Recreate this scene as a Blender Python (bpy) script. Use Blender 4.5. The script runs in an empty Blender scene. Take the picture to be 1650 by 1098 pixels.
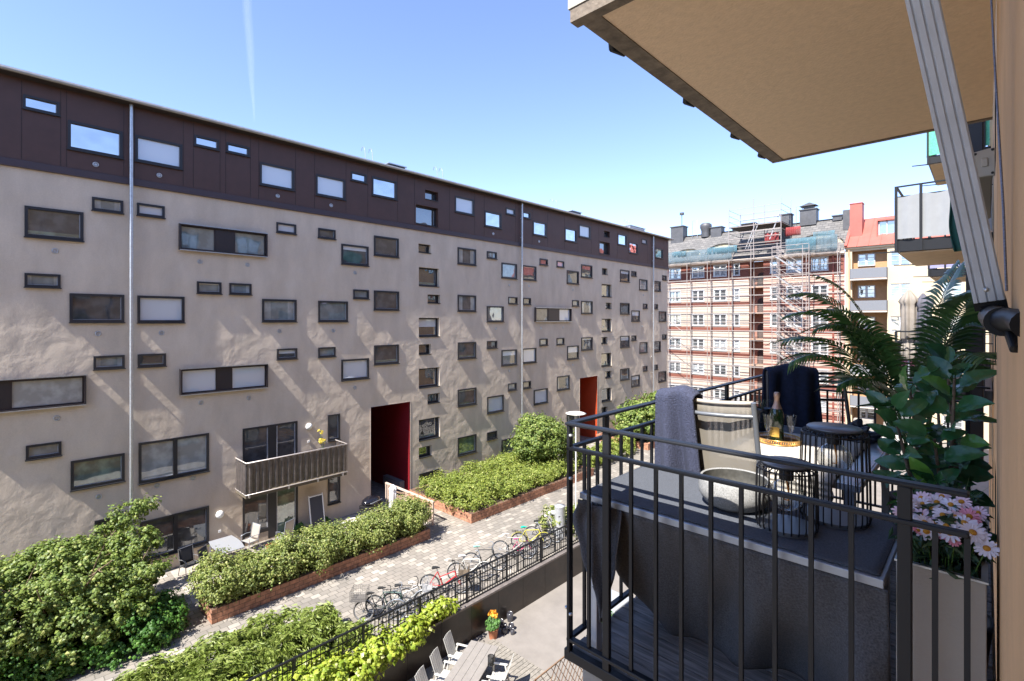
import bpy, math, random
from mathutils import Vector, Matrix
R = math.radians
PI = math.pi
sc = bpy.context.scene
C = bpy.context.scene.collection

# ------------------------------------------------------------------ camera, sky, sun, exposure
cam_d = bpy.data.cameras.new("camera"); cam = bpy.data.objects.new("camera", cam_d); C.objects.link(cam)
cam.location = (0, 0, 0); cam.rotation_euler = (R(90), 0, R(43.54))
cam_d.sensor_width = 36; cam_d.lens = 805/1650*36; cam_d.shift_y = -0.0200
cam_d.clip_start = 0.02; cam_d.clip_end = 9000
sc.camera = cam
SUN_EL, SUN_OFF = 52.0, 5.0          # the sun stands almost in line with the facades, behind the camera
w = bpy.data.worlds.new("World"); sc.world = w; w.use_nodes = True
nt = w.node_tree; bg = nt.nodes["Background"]
sky = nt.nodes.new("ShaderNodeTexSky"); sky.sky_type = 'NISHITA'; sky.sun_disc = False
sky.sun_elevation = R(SUN_EL); sky.sun_rotation = R(180-SUN_OFF); sky.air_density = 0.85; sky.dust_density = 0.05; sky.ozone_density = 2.6
tint = nt.nodes.new('ShaderNodeMixRGB'); tint.blend_type = 'MULTIPLY'; tint.inputs[0].default_value = 1; tint.inputs[2].default_value = (1.04, .96, 1.03, 1)
nt.links.new(sky.outputs[0], tint.inputs[1]); nt.links.new(tint.outputs[0], bg.inputs[0]); bg.inputs[1].default_value = 0.085
sd = bpy.data.lights.new("sun", 'SUN'); sd.energy = 2.95; sd.angle = R(0.55); sd.color = (1.0, 0.95, 0.88)
so = bpy.data.objects.new("sun", sd); C.objects.link(so)
trav = Vector((-math.cos(R(SUN_EL))*math.sin(R(SUN_OFF)), math.cos(R(SUN_EL))*math.cos(R(SUN_OFF)), -math.sin(R(SUN_EL))))
so.rotation_euler = trav.to_track_quat('-Z', 'Y').to_euler()
sc.view_settings.view_transform = 'Standard'; sc.view_settings.look = 'None'; sc.view_settings.gamma = 1
sc.view_settings.exposure = 2.12
sc.render.engine = 'CYCLES'
sc.cycles.max_bounces = 8; sc.cycles.diffuse_bounces = 4; sc.cycles.glossy_bounces = 4
sc.cycles.transmission_bounces = 6; sc.cycles.transparent_max_bounces = 12
sc.cycles.caustics_reflective = False; sc.cycles.caustics_refractive = False
sc.cycles.sample_clamp_indirect = 6.0

# ------------------------------------------------------------------ materials
MATS = {}
def mat(name, col=(.5,.5,.5), rough=.6, metal=0., var=0., vscale=5., bump=0., bscale=40., spec=.5, trans=0., col2=None, v2scale=None, bdist=.01, detail=4):
    if name in MATS: return MATS[name]
    m = bpy.data.materials.new(name); m.use_nodes = True; MATS[name] = m
    n = m.node_tree.nodes; l = m.node_tree.links; b = n["Principled BSDF"]
    b.inputs["Base Color"].default_value = (*col, 1); b.inputs["Roughness"].default_value = rough
    b.inputs["Metallic"].default_value = metal; b.inputs["Specular IOR Level"].default_value = spec
    tc = n.new("ShaderNodeTexCoord")
    if var or col2:
        nz = n.new("ShaderNodeTexNoise"); nz.inputs["Scale"].default_value = vscale; nz.inputs["Detail"].default_value = 6; nz.inputs["Roughness"].default_value = .65
        l.new(tc.outputs["Object"], nz.inputs["Vector"])
        cr = n.new("ShaderNodeValToRGB"); cr.color_ramp.elements[0].position = .3; cr.color_ramp.elements[1].position = .7
        c1 = tuple(max(0, c*(1-var)) for c in col); c2 = col2 or tuple(min(1, c*(1+var)) for c in col)
        cr.color_ramp.elements[0].color = (*c1, 1); cr.color_ramp.elements[1].color = (*c2, 1)
        l.new(nz.outputs[0], cr.inputs[0]); l.new(cr.outputs[0], b.inputs["Base Color"])
    if bump:
        nb = n.new("ShaderNodeTexNoise"); nb.inputs["Scale"].default_value = bscale; nb.inputs["Detail"].default_value = detail
        l.new(tc.outputs["Object"], nb.inputs["Vector"])
        bp = n.new("ShaderNodeBump"); bp.inputs["Strength"].default_value = bump; bp.inputs["Distance"].default_value = bdist
        l.new(nb.outputs[0], bp.inputs["Height"]); l.new(bp.outputs[0], b.inputs["Normal"])
    if trans: b.inputs["Transmission Weight"].default_value = trans
    return m

def leafmat(name, c1, c2, c3=None, rough=.5, transl=.35):
    if name in MATS: return MATS[name]
    m = bpy.data.materials.new(name); m.use_nodes = True; MATS[name] = m
    n = m.node_tree.nodes; l = m.node_tree.links; b = n["Principled BSDF"]; out = n["Material Output"]
    g = n.new("ShaderNodeNewGeometry"); cr = n.new("ShaderNodeValToRGB")
    cr.color_ramp.elements[0].color = (*c1, 1); cr.color_ramp.elements[1].color = (*c2, 1)
    if c3:
        e = cr.color_ramp.elements.new(.9); e.color = (*c2, 1); cr.color_ramp.elements[-1].color = (*c3, 1)
    l.new(g.outputs["Random Per Island"], cr.inputs[0]); l.new(cr.outputs[0], b.inputs["Base Color"])
    b.inputs["Roughness"].default_value = rough
    t = n.new("ShaderNodeBsdfTranslucent"); mx = n.new("ShaderNodeMixShader"); mx.inputs[0].default_value = transl
    hs = n.new("ShaderNodeHueSaturation"); hs.inputs["Value"].default_value = 1.5; hs.inputs["Hue"].default_value = .485
    l.new(cr.outputs[0], hs.inputs["Color"]); l.new(hs.outputs[0], t.inputs[0])
    l.new(b.outputs[0], mx.inputs[1]); l.new(t.outputs[0], mx.inputs[2]); l.new(mx.outputs[0], out.inputs[0])
    return m

def panemat(name, col, refl=.3, wob=.02, vary=0.):
    """window pane: what stands behind the glass (room, blind, curtain) under a reflecting sheet"""
    if name in MATS: return MATS[name]
    m = bpy.data.materials.new(name); m.use_nodes = True; MATS[name] = m
    n = m.node_tree.nodes; l = m.node_tree.links; b = n["Principled BSDF"]; out = n["Material Output"]
    b.inputs["Base Color"].default_value = (*col, 1); b.inputs["Roughness"].default_value = .7
    tc = n.new("ShaderNodeTexCoord"); nz = n.new("ShaderNodeTexNoise"); nz.inputs["Scale"].default_value = 1.3; nz.inputs["Detail"].default_value = 1
    l.new(tc.outputs["Object"], nz.inputs["Vector"])
    bp = n.new("ShaderNodeBump"); bp.inputs["Strength"].default_value = 1; bp.inputs["Distance"].default_value = wob
    l.new(nz.outputs[0], bp.inputs["Height"])
    if vary:
        n2 = n.new("ShaderNodeTexNoise"); n2.inputs["Scale"].default_value = 2.2; n2.inputs["Detail"].default_value = 3; l.new(tc.outputs["Object"], n2.inputs["Vector"])
        cr = n.new("ShaderNodeValToRGB"); cr.color_ramp.elements[0].position = .42; cr.color_ramp.elements[1].position = .62
        cr.color_ramp.elements[0].color = (*[c*(1-vary) for c in col], 1); cr.color_ramp.elements[1].color = (*[min(1, c*(1+vary*2)) for c in col], 1)
        l.new(n2.outputs[0], cr.inputs[0]); l.new(cr.outputs[0], b.inputs["Base Color"])
    gl = n.new("ShaderNodeBsdfGlossy"); gl.inputs["Roughness"].default_value = .015; gl.inputs[0].default_value = (.92, .96, 1, 1)
    l.new(bp.outputs[0], gl.inputs["Normal"])
    fr = n.new("ShaderNodeLayerWeight"); fr.inputs[0].default_value = .25
    ma = n.new("ShaderNodeMath"); ma.operation = 'MULTIPLY_ADD'; ma.inputs[1].default_value = .6; ma.inputs[2].default_value = refl
    l.new(fr.outputs["Fresnel"], ma.inputs[0])
    mx = n.new("ShaderNodeMixShader"); l.new(ma.outputs[0], mx.inputs[0]); l.new(b.outputs[0], mx.inputs[1]); l.new(gl.outputs[0], mx.inputs[2]); l.new(mx.outputs[0], out.inputs[0])
    return m

def glassmat(name, col=(1,1,1), rough=0.0, alpha=.12):
    """thin clear glass: see-through with fresnel reflection"""
    if name in MATS: return MATS[name]
    m = bpy.data.materials.new(name); m.use_nodes = True; MATS[name] = m
    n = m.node_tree.nodes; l = m.node_tree.links; out = n["Material Output"]; n.remove(n["Principled BSDF"])
    tr = n.new("ShaderNodeBsdfTransparent"); tr.inputs[0].default_value = (*col, 1)
    gl = n.new("ShaderNodeBsdfGlossy"); gl.inputs["Roughness"].default_value = .03
    fr = n.new("ShaderNodeLayerWeight"); fr.inputs[0].default_value = .35
    ma = n.new("ShaderNodeMath"); ma.operation = 'MULTIPLY_ADD'; ma.inputs[1].default_value = .8; ma.inputs[2].default_value = alpha*.4
    l.new(fr.outputs["Facing"], ma.inputs[0])
    mx = n.new("ShaderNodeMixShader"); l.new(ma.outputs[0], mx.inputs[0]); l.new(tr.outputs[0], mx.inputs[1]); l.new(gl.outputs[0], mx.inputs[2]); l.new(mx.outputs[0], out.inputs[0])
    return m

# ------------------------------------------------------------------ mesh helpers
class MB:
    def __init__(s): s.v = []; s.f = []; s.sm = []; s.M = None
    def add(s, vs, fs, smooth=False):
        o = len(s.v)
        s.v += [tuple(s.M @ Vector(p)) for p in vs] if s.M else [tuple(p) for p in vs]
        s.f += [tuple(o+i for i in f) for f in fs]; s.sm += [smooth]*len(fs); return s
    def box(s, x0, x1, y0, y1, z0, z1):
        if x0 > x1: x0, x1 = x1, x0
        if y0 > y1: y0, y1 = y1, y0
        if z0 > z1: z0, z1 = z1, z0
        return s.add([(x0,y0,z0),(x1,y0,z0),(x1,y1,z0),(x0,y1,z0),(x0,y0,z1),(x1,y0,z1),(x1,y1,z1),(x0,y1,z1)],
              [(0,3,2,1),(4,5,6,7),(0,1,5,4),(1,2,6,5),(2,3,7,6),(3,0,4,7)])
    def bar(s, p, q, a, b=None, up=(0,0,1)):
        """rectangular bar from p to q, width a (sideways) x b (along up)"""
        b = b or a; p = Vector(p); q = Vector(q); d = (q-p).normalized(); u = Vector(up)
        if abs(d.dot(u)) > .98: u = Vector((0,1,0))
        r = d.cross(u).normalized(); u = r.cross(d).normalized(); r *= a/2; u *= b/2
        vs = [p-r-u, p+r-u, p+r+u, p-r+u, q-r-u, q+r-u, q+r+u, q-r+u]
        return s.add(vs, [(0,1,2,3),(7,6,5,4),(0,4,5,1),(1,5,6,2),(2,6,7,3),(3,7,4,0)])
    def tube(s, pts, r, n=8, cap=True):
        pts = [Vector(p) for p in pts]; k = len(pts); rs = r if isinstance(r, (list, tuple)) else [r]*k
        vs = []; fs = []; prev = None
        for i, p in enumerate(pts):
            d = (pts[min(i+1,k-1)]-pts[max(i-1,0)]).normalized()
            if prev is None:
                u = Vector((0,0,1)) if abs(d.z) < .9 else Vector((1,0,0)); a = d.cross(u).normalized()
            else:
                a = prev - d*prev.dot(d)
                a = a.normalized() if a.length > 1e-6 else d.orthogonal().normalized()
            prev = a; b = d.cross(a)
            for j in range(n):
                t = 2*PI*j/n; vs.append(p+(a*math.cos(t)+b*math.sin(t))*rs[i])
        for i in range(k-1):
            for j in range(n):
                j2 = (j+1) % n; fs.append((i*n+j, i*n+j2, (i+1)*n+j2, (i+1)*n+j))
        s.add(vs, fs, n > 4)
        if cap:
            s.add([vs[j] for j in range(n)], [tuple(range(n-1,-1,-1))]); s.add([vs[(k-1)*n+j] for j in range(n)], [tuple(range(n))])
        return s
    def ring(s, c, R_, r, n=32, m=8, axis='z', sx=1, sy=1):
        vs = []; fs = []
        for i in range(n):
            t = 2*PI*i/n
            for j in range(m):
                q = 2*PI*j/m; rr = R_+r*math.cos(q); h = r*math.sin(q)
                x, y = rr*math.cos(t)*sx, rr*math.sin(t)*sy
                vs.append({'z':(c[0]+x,c[1]+y,c[2]+h),'y':(c[0]+x,c[1]+h,c[2]+y),'x':(c[0]+h,c[1]+x,c[2]+y)}[axis])
        for i in range(n):
            for j in range(m):
                fs.append((i*m+j, ((i+1)%n)*m+j, ((i+1)%n)*m+(j+1)%m, i*m+(j+1)%m))
        return s.add(vs, fs, True)
    def lathe(s, c, prof, n=32, capb=False, capt=False, jit=None):
        vs = []; fs = []
        for (r, z) in prof:
            for j in range(n):
                t = 2*PI*j/n; k = 1 if not jit else jit(t, z)
                vs.append((c[0]+r*k*math.cos(t), c[1]+r*k*math.sin(t), c[2]+z))
        for i in range(len(prof)-1):
            for j in range(n):
                j2 = (j+1) % n; fs.append((i*n+j, i*n+j2, (i+1)*n+j2, (i+1)*n+j))
        s.add(vs, fs, True)
        k = len(prof)-1
        if capb: s.add([vs[j] for j in range(n)], [tuple(range(n-1,-1,-1))])
        if capt: s.add([vs[k*n+j] for j in range(n)], [tuple(range(n))])
        return s
    def disc(s, c, r, h, n=32): return s.lathe(c, [(r, 0), (r, h)], n, True, True)
    def grid(s, fn, nu, nv, smooth=True):
        vs = [fn(i/nu, j/nv) for j in range(nv+1) for i in range(nu+1)]
        fs = [(j*(nu+1)+i, j*(nu+1)+i+1, (j+1)*(nu+1)+i+1, (j+1)*(nu+1)+i) for j in range(nv) for i in range(nu)]
        return s.add(vs, fs, smooth)
    def prism(s, poly, z0, z1):
        n = len(poly); vs = [(x,y,z0) for x,y in poly]+[(x,y,z1) for x,y in poly]
        return s.add(vs, [tuple(range(n-1,-1,-1)), tuple(range(n,2*n))]+[(i,(i+1)%n,(i+1)%n+n,i+n) for i in range(n)])
    def quad(s, *p): return s.add(list(p), [(0,1,2,3)[:len(p)]])
    def build(s, name, m, parent=None, bevel=0, solid=0, sub=0):
        me = bpy.data.meshes.new(name); me.from_pydata(s.v, [], s.f)
        me.polygons.foreach_set("use_smooth", s.sm); me.update()
        o = bpy.data.objects.new(name, me); C.objects.link(o)
        if isinstance(m, (list, tuple)):
            for q in m: me.materials.append(q)
        else: me.materials.append(m)
        if parent: o.parent = parent
        if solid:
            md = o.modifiers.new("thickness", 'SOLIDIFY'); md.thickness = solid; md.offset = 0
        if sub:
            md = o.modifiers.new("smooth", 'SUBSURF'); md.levels = sub; md.render_levels = sub
        if bevel:
            md = o.modifiers.new("edge", 'BEVEL'); md.width = bevel; md.segments = 2; md.limit_method = 'ANGLE'; md.angle_limit = R(50)
        return o

def thing(name, label, cat, loc=(0,0,0), rz=0, group=None):
    o = bpy.data.objects.new(name, None); C.objects.link(o); o.location = loc; o.rotation_euler = (0,0,rz); o.empty_display_size = .1
    return tag(o, label, cat, group)
def tag(o, label=None, cat=None, group=None, kind=None):
    if label: o["label"] = label
    if cat: o["category"] = cat
    if group: o["group"] = group
    if kind: o["kind"] = kind
    return o
def copytree(o, parent=None):
    c = o.copy(); C.objects.link(c)
    if parent: c.parent = parent
    for ch in [x for x in bpy.data.objects if x.parent == o and x is not c]: copytree(ch, c)
    return c

rnd = random.Random(7)
def rdir(r):
    while True:
        v = Vector((r.uniform(-1,1), r.uniform(-1,1), r.uniform(-1,1)))
        if .05 < v.length < 1: return v.normalized()

def leafcloud(name, m, parent, blobs, n, size, seed=1, clump=26, cr=.28, up=.3, shape=1.0, inner=.35):
    """blobs: (cx,cy,cz,rx,ry,rz). leaves gathered in clumps over each blob's volume"""
    r = random.Random(seed); mb = MB(); tot = sum(b[3]*b[4]+b[4]*b[5]+b[3]*b[5] for b in blobs)
    V = mb.v; F = mb.f
    for b in blobs:
        c0 = Vector(b[:3]); nb = int(n*(b[3]*b[4]+b[4]*b[5]+b[3]*b[5])/tot)
        for k in range(max(1, nb//clump)):
            d = rdir(r); rad = (inner+(1-inner)*r.random()**.45)*r.uniform(.86, 1.12)
            cc = c0+Vector((d.x*b[3], d.y*b[4], d.z*b[5]))*rad; lcr = cr*r.uniform(.5, 1.25)
            for q in range(clump):
                e = rdir(r)*lcr*r.random()**.5; p = cc+e
                nd = (d*.6+e.normalized()*.5+Vector((0,0,up))+rdir(r)*.55).normalized()
                a = nd.orthogonal().normalized(); a.rotate(Matrix.Rotation(r.uniform(0, 6.28), 3, nd)); bb = nd.cross(a)
                s_ = size*r.uniform(.6, 1.3); w_ = s_*.45*shape; o = len(V)
                f_ = nd*(s_*.12)
                V.extend([tuple(p-a*s_*.5), tuple(p+bb*w_-f_), tuple(p+a*s_*.6), tuple(p-bb*w_-f_), tuple(p+f_)])
                F.extend([(o, o+1, o+4), (o+1, o+2, o+4), (o+2, o+3, o+4), (o+3, o, o+4)])
    mb.sm = [False]*len(F)
    return mb.build(name, m, parent)

def branches(name, m, parent, base, height, spread, n, r0, seed=1, lean=(0,0)):
    r = random.Random(seed); mb = MB(); b = Vector(base)
    top = b+Vector((lean[0], lean[1], height*.45))
    mb.tube([b, (b+top)/2+Vector((.03,.02,0)), top], [r0, r0*.8, r0*.7], 8)
    for i in range(n):
        a = 2*PI*i/n+r.uniform(-.4,.4); st = b.lerp(top, r.uniform(.45, 1)); sp = spread*r.uniform(.6, 1)
        e = st+Vector((math.cos(a)*sp, math.sin(a)*sp, height*r.uniform(.25, .6)))
        mid = st.lerp(e, .5)+Vector((0,0,-.05*height))+rdir(r)*.08*height
        mb.tube([st, mid, e], [r0*.5, r0*.33, r0*.12], 6)
        for q in range(3):
            s2 = mid.lerp(e, r.random()*.7); e2 = s2+rdir(r)*spread*.35+Vector((0,0,.12*height))
            mb.tube([s2, (s2+e2)/2+rdir(r)*.03, e2], [r0*.2, r0*.14, r0*.05], 5)
    return mb.build(name, m, parent)

# palette
M_dark = mat('dark_metal', (.010,.011,.014), .45, 0., spec=.35, bump=.15, bscale=180, bdist=.001)
M_frame = mat('window_frame_dark', (.022,.022,.026), .45)
M_alu = mat('aluminium', (.33,.36,.41), .36, .45, var=.08, vscale=14)
M_galv = mat('galvanised', (.5,.52,.54), .4, .8, var=.15, vscale=9)
M_white = mat('white_paint', (.78,.78,.76), .5)
M_wood = mat('weathered_wood', (.22,.2,.17), .75, var=.35, vscale=9, bump=.4, bscale=60)
M_bark = mat('bark', (.16,.11,.07), .85, var=.35, vscale=10, bump=.6, bscale=40)
M_black = mat('black_plastic', (.012,.012,.014), .45)
M_terra = mat('terracotta', (.42,.16,.08), .7, var=.15)
G, L = -9.73, -10.92
FX = -23.1

# ------------------------------------------------------------------ ground
def paving():
    m = bpy.data.materials.new('paving'); m.use_nodes = True; n = m.node_tree.nodes; l = m.node_tree.links; b = n["Principled BSDF"]; MATS['paving'] = m
    tc = n.new("ShaderNodeTexCoord"); mp = n.new("ShaderNodeMapping"); mp.inputs["Rotation"].default_value = (0,0,R(90)); l.new(tc.outputs["Object"], mp.inputs[0])
    bt = n.new("ShaderNodeTexBrick"); l.new(mp.outputs[0], bt.inputs[0]); bt.inputs["Scale"].default_value = 1
    bt.inputs["Brick Width"].default_value = .34; bt.inputs["Row Height"].default_value = .25; bt.inputs["Mortar Size"].default_value = .012; bt.offset = .5
    bt.inputs["Color1"].default_value = (0,0,0,1); bt.inputs["Color2"].default_value = (1,1,1,1); bt.inputs["Mortar"].default_value = (.1,.1,.1,1); bt.inputs["Bias"].default_value = 0
    cr = n.new("ShaderNodeValToRGB"); e = cr.color_ramp.elements; e[0].position = 0; e[0].color = (.24,.218,.195,1); e[1].position = 1; e[1].color = (.42,.38,.34,1)
    x = e.new(.62); x.color = (.275,.25,.225,1); x = e.new(.85); x.color = (.35,.32,.285,1)
    l.new(bt.outputs["Color"], cr.inputs[0])
    nz = n.new("ShaderNodeTexNoise"); nz.inputs["Scale"].default_value = .8; nz.inputs["Detail"].default_value = 8; l.new(tc.outputs["Object"], nz.inputs[0])
    c2 = n.new("ShaderNodeValToRGB"); c2.color_ramp.elements[0].position = .35; c2.color_ramp.elements[1].position = .7
    c2.color_ramp.elements[0].color = (.72,.72,.7,1); c2.color_ramp.elements[1].color = (1.08,1.05,1,1); l.new(nz.outputs[0], c2.inputs[0])
    mu = n.new("ShaderNodeMixRGB"); mu.blend_type = 'MULTIPLY'; mu.inputs[0].default_value = 1; l.new(cr.outputs[0], mu.inputs[1]); l.new(c2.outputs[0], mu.inputs[2])
    mo = n.new("ShaderNodeMixRGB"); l.new(bt.outputs["Fac"], mo.inputs[0]); l.new(mu.outputs[0], mo.inputs[1]); mo.inputs[2].default_value = (.13,.12,.10,1)
    l.new(mo.outputs[0], b.inputs["Base Color"]); b.inputs["Roughness"].default_value = .9
    bp = n.new("ShaderNodeBump"); bp.inputs["Strength"].default_value = .6; bp.inputs["Distance"].default_value = .01; iv = n.new("ShaderNodeMath"); iv.operation = 'SUBTRACT'; iv.inputs[0].default_value = 1
    l.new(bt.outputs["Fac"], iv.inputs[1]); l.new(iv.outputs[0], bp.inputs["Height"]); l.new(bp.outputs[0], b.inputs["Normal"])
    return m
M_pave = paving()
M_slab = mat('pale_slabs', (.36,.32,.28), .9, var=.2, vscale=3, bump=.3, bscale=30)
M_asph = mat('yard_asphalt', (.21,.19,.17), .9, var=.14, vscale=1.2, bump=.2, bscale=60)
M_soil = mat('soil', (.045,.03,.02), .95, var=.4, vscale=12, bump=.7, bscale=30, bdist=.03)
WX = -12.86          # the retaining wall between the upper walk and the lower yard
tag(MB().quad((-60,-40,G),(WX,-40,G),(WX,46,G),(-60,46,G)).build('upper_courtyard', M_pave), kind='structure')
tag(MB().quad((-22.9,4.9,G+.004),(-19.35,4.9,G+.004),(-19.35,14.6,G+.004),(-22.9,14.6,G+.004)).build('patio', M_slab), kind='structure')
mb = MB(); cols = [(-30,L),(22,L),(30,-11.3),(46,-11.6),(110,-11.7)]
for i in range(4):
    (a, za), (b_, zb) = cols[i], cols[i+1]
    x0 = WX if b_ <= 46.1 else -60
    mb.quad((x0,a,za),(60,a,za),(60,b_,zb),(x0,b_,zb))
tag(mb.build('lower_yard', M_asph), kind='structure')
tag(MB().quad((-900,-900,-12.2),(900,-900,-12.2),(900,900,-12.2),(-900,900,-12.2)).build('ground', mat('far_ground', (.16,.16,.13), .95, var=.3, vscale=.05)), kind='structure')
# low wooden deck in the yard
mb = MB()
for i in range(22):
    x = -12.2+i*.145; mb.box(x, x+.13, 3.5, 11.9-.0*i, L+.01, L+.06)
tag(mb.build('wooden_deck', M_wood), 'weathered plank deck on the lower yard under the long garden table', 'deck')

# retaining wall and its railing
M_rwall = mat('retaining_wall', (.035,.026,.022), .28, var=.5, vscale=1.5, bump=.1, bscale=20)
rw = thing('retaining_wall', 'low dark polished retaining wall below the black courtyard railing', 'wall', (WX,3,L))
mb = MB()
y = 1.0
while y < 46: mb.box(0, .14, y-3, y-3+1.29, -.1 if y < 20 else -.8, G-L+.02); y += 1.3
mb.build('wall_panel', M_rwall, rw)
MB().box(-.06, .2, -2, 43, G-L+.03, G-L+.1).build('coping', mat('coping', (.16,.14,.13), .5, var=.3), rw)
fn = thing('courtyard_railing', 'long black steel railing on the retaining wall beside the bicycles', 'railing', (WX+.02,2,G))
FT = 1.08
MB().box(-.03, .03, -1, 42, FT-.02, FT+.02).build('handrail', M_dark, fn)
for zz in (.14, .55, .84): MB().box(-.012, .012, -1, 42, zz-.012, zz+.012).build('rail', M_dark, fn)
mb = MB(); y = -1
while y < 42: mb.box(-.009, .009, y-.009, y+.009, .14, FT-.02); y += .125
tag(mb.build('balusters', M_dark, fn), kind='stuff')
for i in range(22): MB().box(-.03, .03, i*1.95-.5, i*1.95-.44, .1, FT-.02).build('post', M_dark, fn)

# brick planters
def brickmat():
    m = bpy.data.materials.new('planter_brick'); m.use_nodes = True; n = m.node_tree.nodes; l = m.node_tree.links; b = n["Principled BSDF"]
    tc = n.new("ShaderNodeTexCoord"); sx = n.new("ShaderNodeSeparateXYZ"); l.new(tc.outputs["Object"], sx.inputs[0])
    ad = n.new("ShaderNodeMath"); l.new(sx.outputs[0], ad.inputs[0]); l.new(sx.outputs[1], ad.inputs[1]); cb = n.new("ShaderNodeCombineXYZ"); l.new(ad.outputs[0], cb.inputs[0]); l.new(sx.outputs[2], cb.inputs[1])
    bt = n.new("ShaderNodeTexBrick"); l.new(cb.outputs[0], bt.inputs[0]); bt.inputs["Scale"].default_value = 1; bt.inputs["Brick Width"].default_value = .33; bt.inputs["Row Height"].default_value = .155
    bt.inputs["Mortar Size"].default_value = .01; bt.inputs["Color1"].default_value = (.44,.21,.13,1); bt.inputs["Color2"].default_value = (.34,.17,.11,1); bt.inputs["Mortar"].default_value = (.14,.085,.06,1)
    nz = n.new("ShaderNodeTexNoise"); nz.inputs["Scale"].default_value = 6; nz.inputs["Detail"].default_value = 6; l.new(tc.outputs["Object"], nz.inputs[0])
    mu = n.new("ShaderNodeMixRGB"); mu.blend_type = 'MULTIPLY'; mu.inputs[0].default_value = .8; l.new(bt.outputs[0], mu.inputs[1])
    cr = n.new("ShaderNodeValToRGB"); cr.color_ramp.elements[0].color = (.45,.45,.45,1); cr.color_ramp.elements[1].color = (1.4,1.4,1.35,1); cr.color_ramp.elements[0].position = .3; cr.color_ramp.elements[1].position = .7
    l.new(nz.outputs[0], cr.inputs[0]); l.new(cr.outputs[0], mu.inputs[2]); l.new(mu.outputs[0], b.inputs["Base Color"]); b.inputs["Roughness"].default_value = .85
    bp = n.new("ShaderNodeBump"); bp.inputs["Strength"].default_value = .5; bp.inputs["Distance"].default_value = .02; l.new(nz.outputs[0], bp.inputs["Height"]); l.new(bp.outputs[0], b.inputs["Normal"])
    return m
M_brick = brickmat()
def planter(x0, x1, y0, y1, h, label, group='brick planters along the walk'):
    p = thing('brick_planter', label, 'planter', (x1, y0, G), 0, group); W_, D_ = x0-x1, y1-y0; t = .18
    mb = MB(); mb.box(0, -t, 0, D_, 0, h); mb.box(W_, W_+t, 0, D_, 0, h); mb.box(-t, W_+t, 0, t, 0, h); mb.box(-t, W_+t, D_-t, D_, 0, h)
    mb.build('brick_edging', M_brick, p, bevel=.012)
    MB().box(-t, W_+t, t, D_-t, .05, h-.06).build('soil', M_soil, p)
    return p
planter(-19.3, -17.93, 4.95, 13.6, .46, 'long red brick planter nearest the patio, full of bushes')
planter(-22.9, -17.83, 15.95, 26.2, .46, 'wide red brick planter with a pale corner beside the dark red doorway')
planter(-22.9, -18.3, 34, 45.5, .5, 'farthest red brick planter near the end of the brown block')

# ------------------------------------------------------------------ the long block opposite
def plastermat(name, c1, c2):
    m = bpy.data.materials.new(name); m.use_nodes = True; n = m.node_tree.nodes; l = m.node_tree.links; b = n["Principled BSDF"]
    tc = n.new("ShaderNodeTexCoord"); mp = n.new("ShaderNodeMapping"); mp.inputs["Scale"].default_value = (1, 1, .45); l.new(tc.outputs["Object"], mp.inputs[0])
    nz = n.new("ShaderNodeTexNoise"); nz.inputs["Scale"].default_value = .9; nz.inputs["Detail"].default_value = 8; nz.inputs["Roughness"].default_value = .6; l.new(mp.outputs[0], nz.inputs[0])
    cr = n.new("ShaderNodeValToRGB"); cr.color_ramp.elements[0].position = .3; cr.color_ramp.elements[1].position = .72
    cr.color_ramp.elements[0].color = (*c1, 1); cr.color_ramp.elements[1].color = (*c2, 1); l.new(nz.outputs[0], cr.inputs[0])
    g1 = n.new("ShaderNodeTexNoise"); g1.inputs["Scale"].default_value = 22; g1.inputs["Detail"].default_value = 8; g1.inputs["Roughness"].default_value = .8; l.new(tc.outputs["Object"], g1.inputs[0])
    m4 = n.new("ShaderNodeMapping"); m4.inputs["Scale"].default_value = (1, 1.6, .55); l.new(tc.outputs["Object"], m4.inputs[0]); g2 = n.new("ShaderNodeTexNoise"); g2.inputs["Scale"].default_value = 1.2; g2.inputs["Detail"].default_value = 6; l.new(m4.outputs[0], g2.inputs[0])
    gm = n.new("ShaderNodeMath"); gm.operation = 'ADD'; l.new(g1.outputs[0], gm.inputs[0]); l.new(g2.outputs[0], gm.inputs[1])
    gr_ = n.new("ShaderNodeMapRange"); gr_.inputs[1].default_value = .6; gr_.inputs[2].default_value = 1.4; gr_.inputs[3].default_value = .84; gr_.inputs[4].default_value = 1.14; l.new(gm.outputs[0], gr_.inputs[0])
    gx = n.new("ShaderNodeVectorMath"); gx.operation = 'SCALE'; l.new(cr.outputs[0], gx.inputs[0]); l.new(gr_.outputs[0], gx.inputs["Scale"]); l.new(gx.outputs[0], b.inputs["Base Color"])
    b.inputs["Roughness"].default_value = .9; b.inputs["Specular IOR Level"].default_value = .2
    w1 = n.new("ShaderNodeTexNoise"); w1.inputs["Scale"].default_value = 1.5; w1.inputs["Detail"].default_value = 3; w1.inputs["Roughness"].default_value = .45; w1.inputs["Distortion"].default_value = .25; l.new(tc.outputs["Object"], w1.inputs[0])
    w2 = n.new("ShaderNodeTexNoise"); w2.inputs["Scale"].default_value = 34; w2.inputs["Detail"].default_value = 5; l.new(tc.outputs["Object"], w2.inputs[0])
    b1 = n.new("ShaderNodeBump"); b1.inputs["Strength"].default_value = 1; b1.inputs["Distance"].default_value = .047; l.new(w1.outputs[0], b1.inputs["Height"])
    b2 = n.new("ShaderNodeBump"); b2.inputs["Strength"].default_value = .4; b2.inputs["Distance"].default_value = .01; l.new(w2.outputs[0], b2.inputs["Height"]); l.new(b1.outputs[0], b2.inputs["Normal"])
    l.new(b2.outputs[0], b.inputs["Normal"])
    return m
M_plaster = plastermat('greige_plaster', (.56,.465,.365), (.63,.535,.43))
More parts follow.
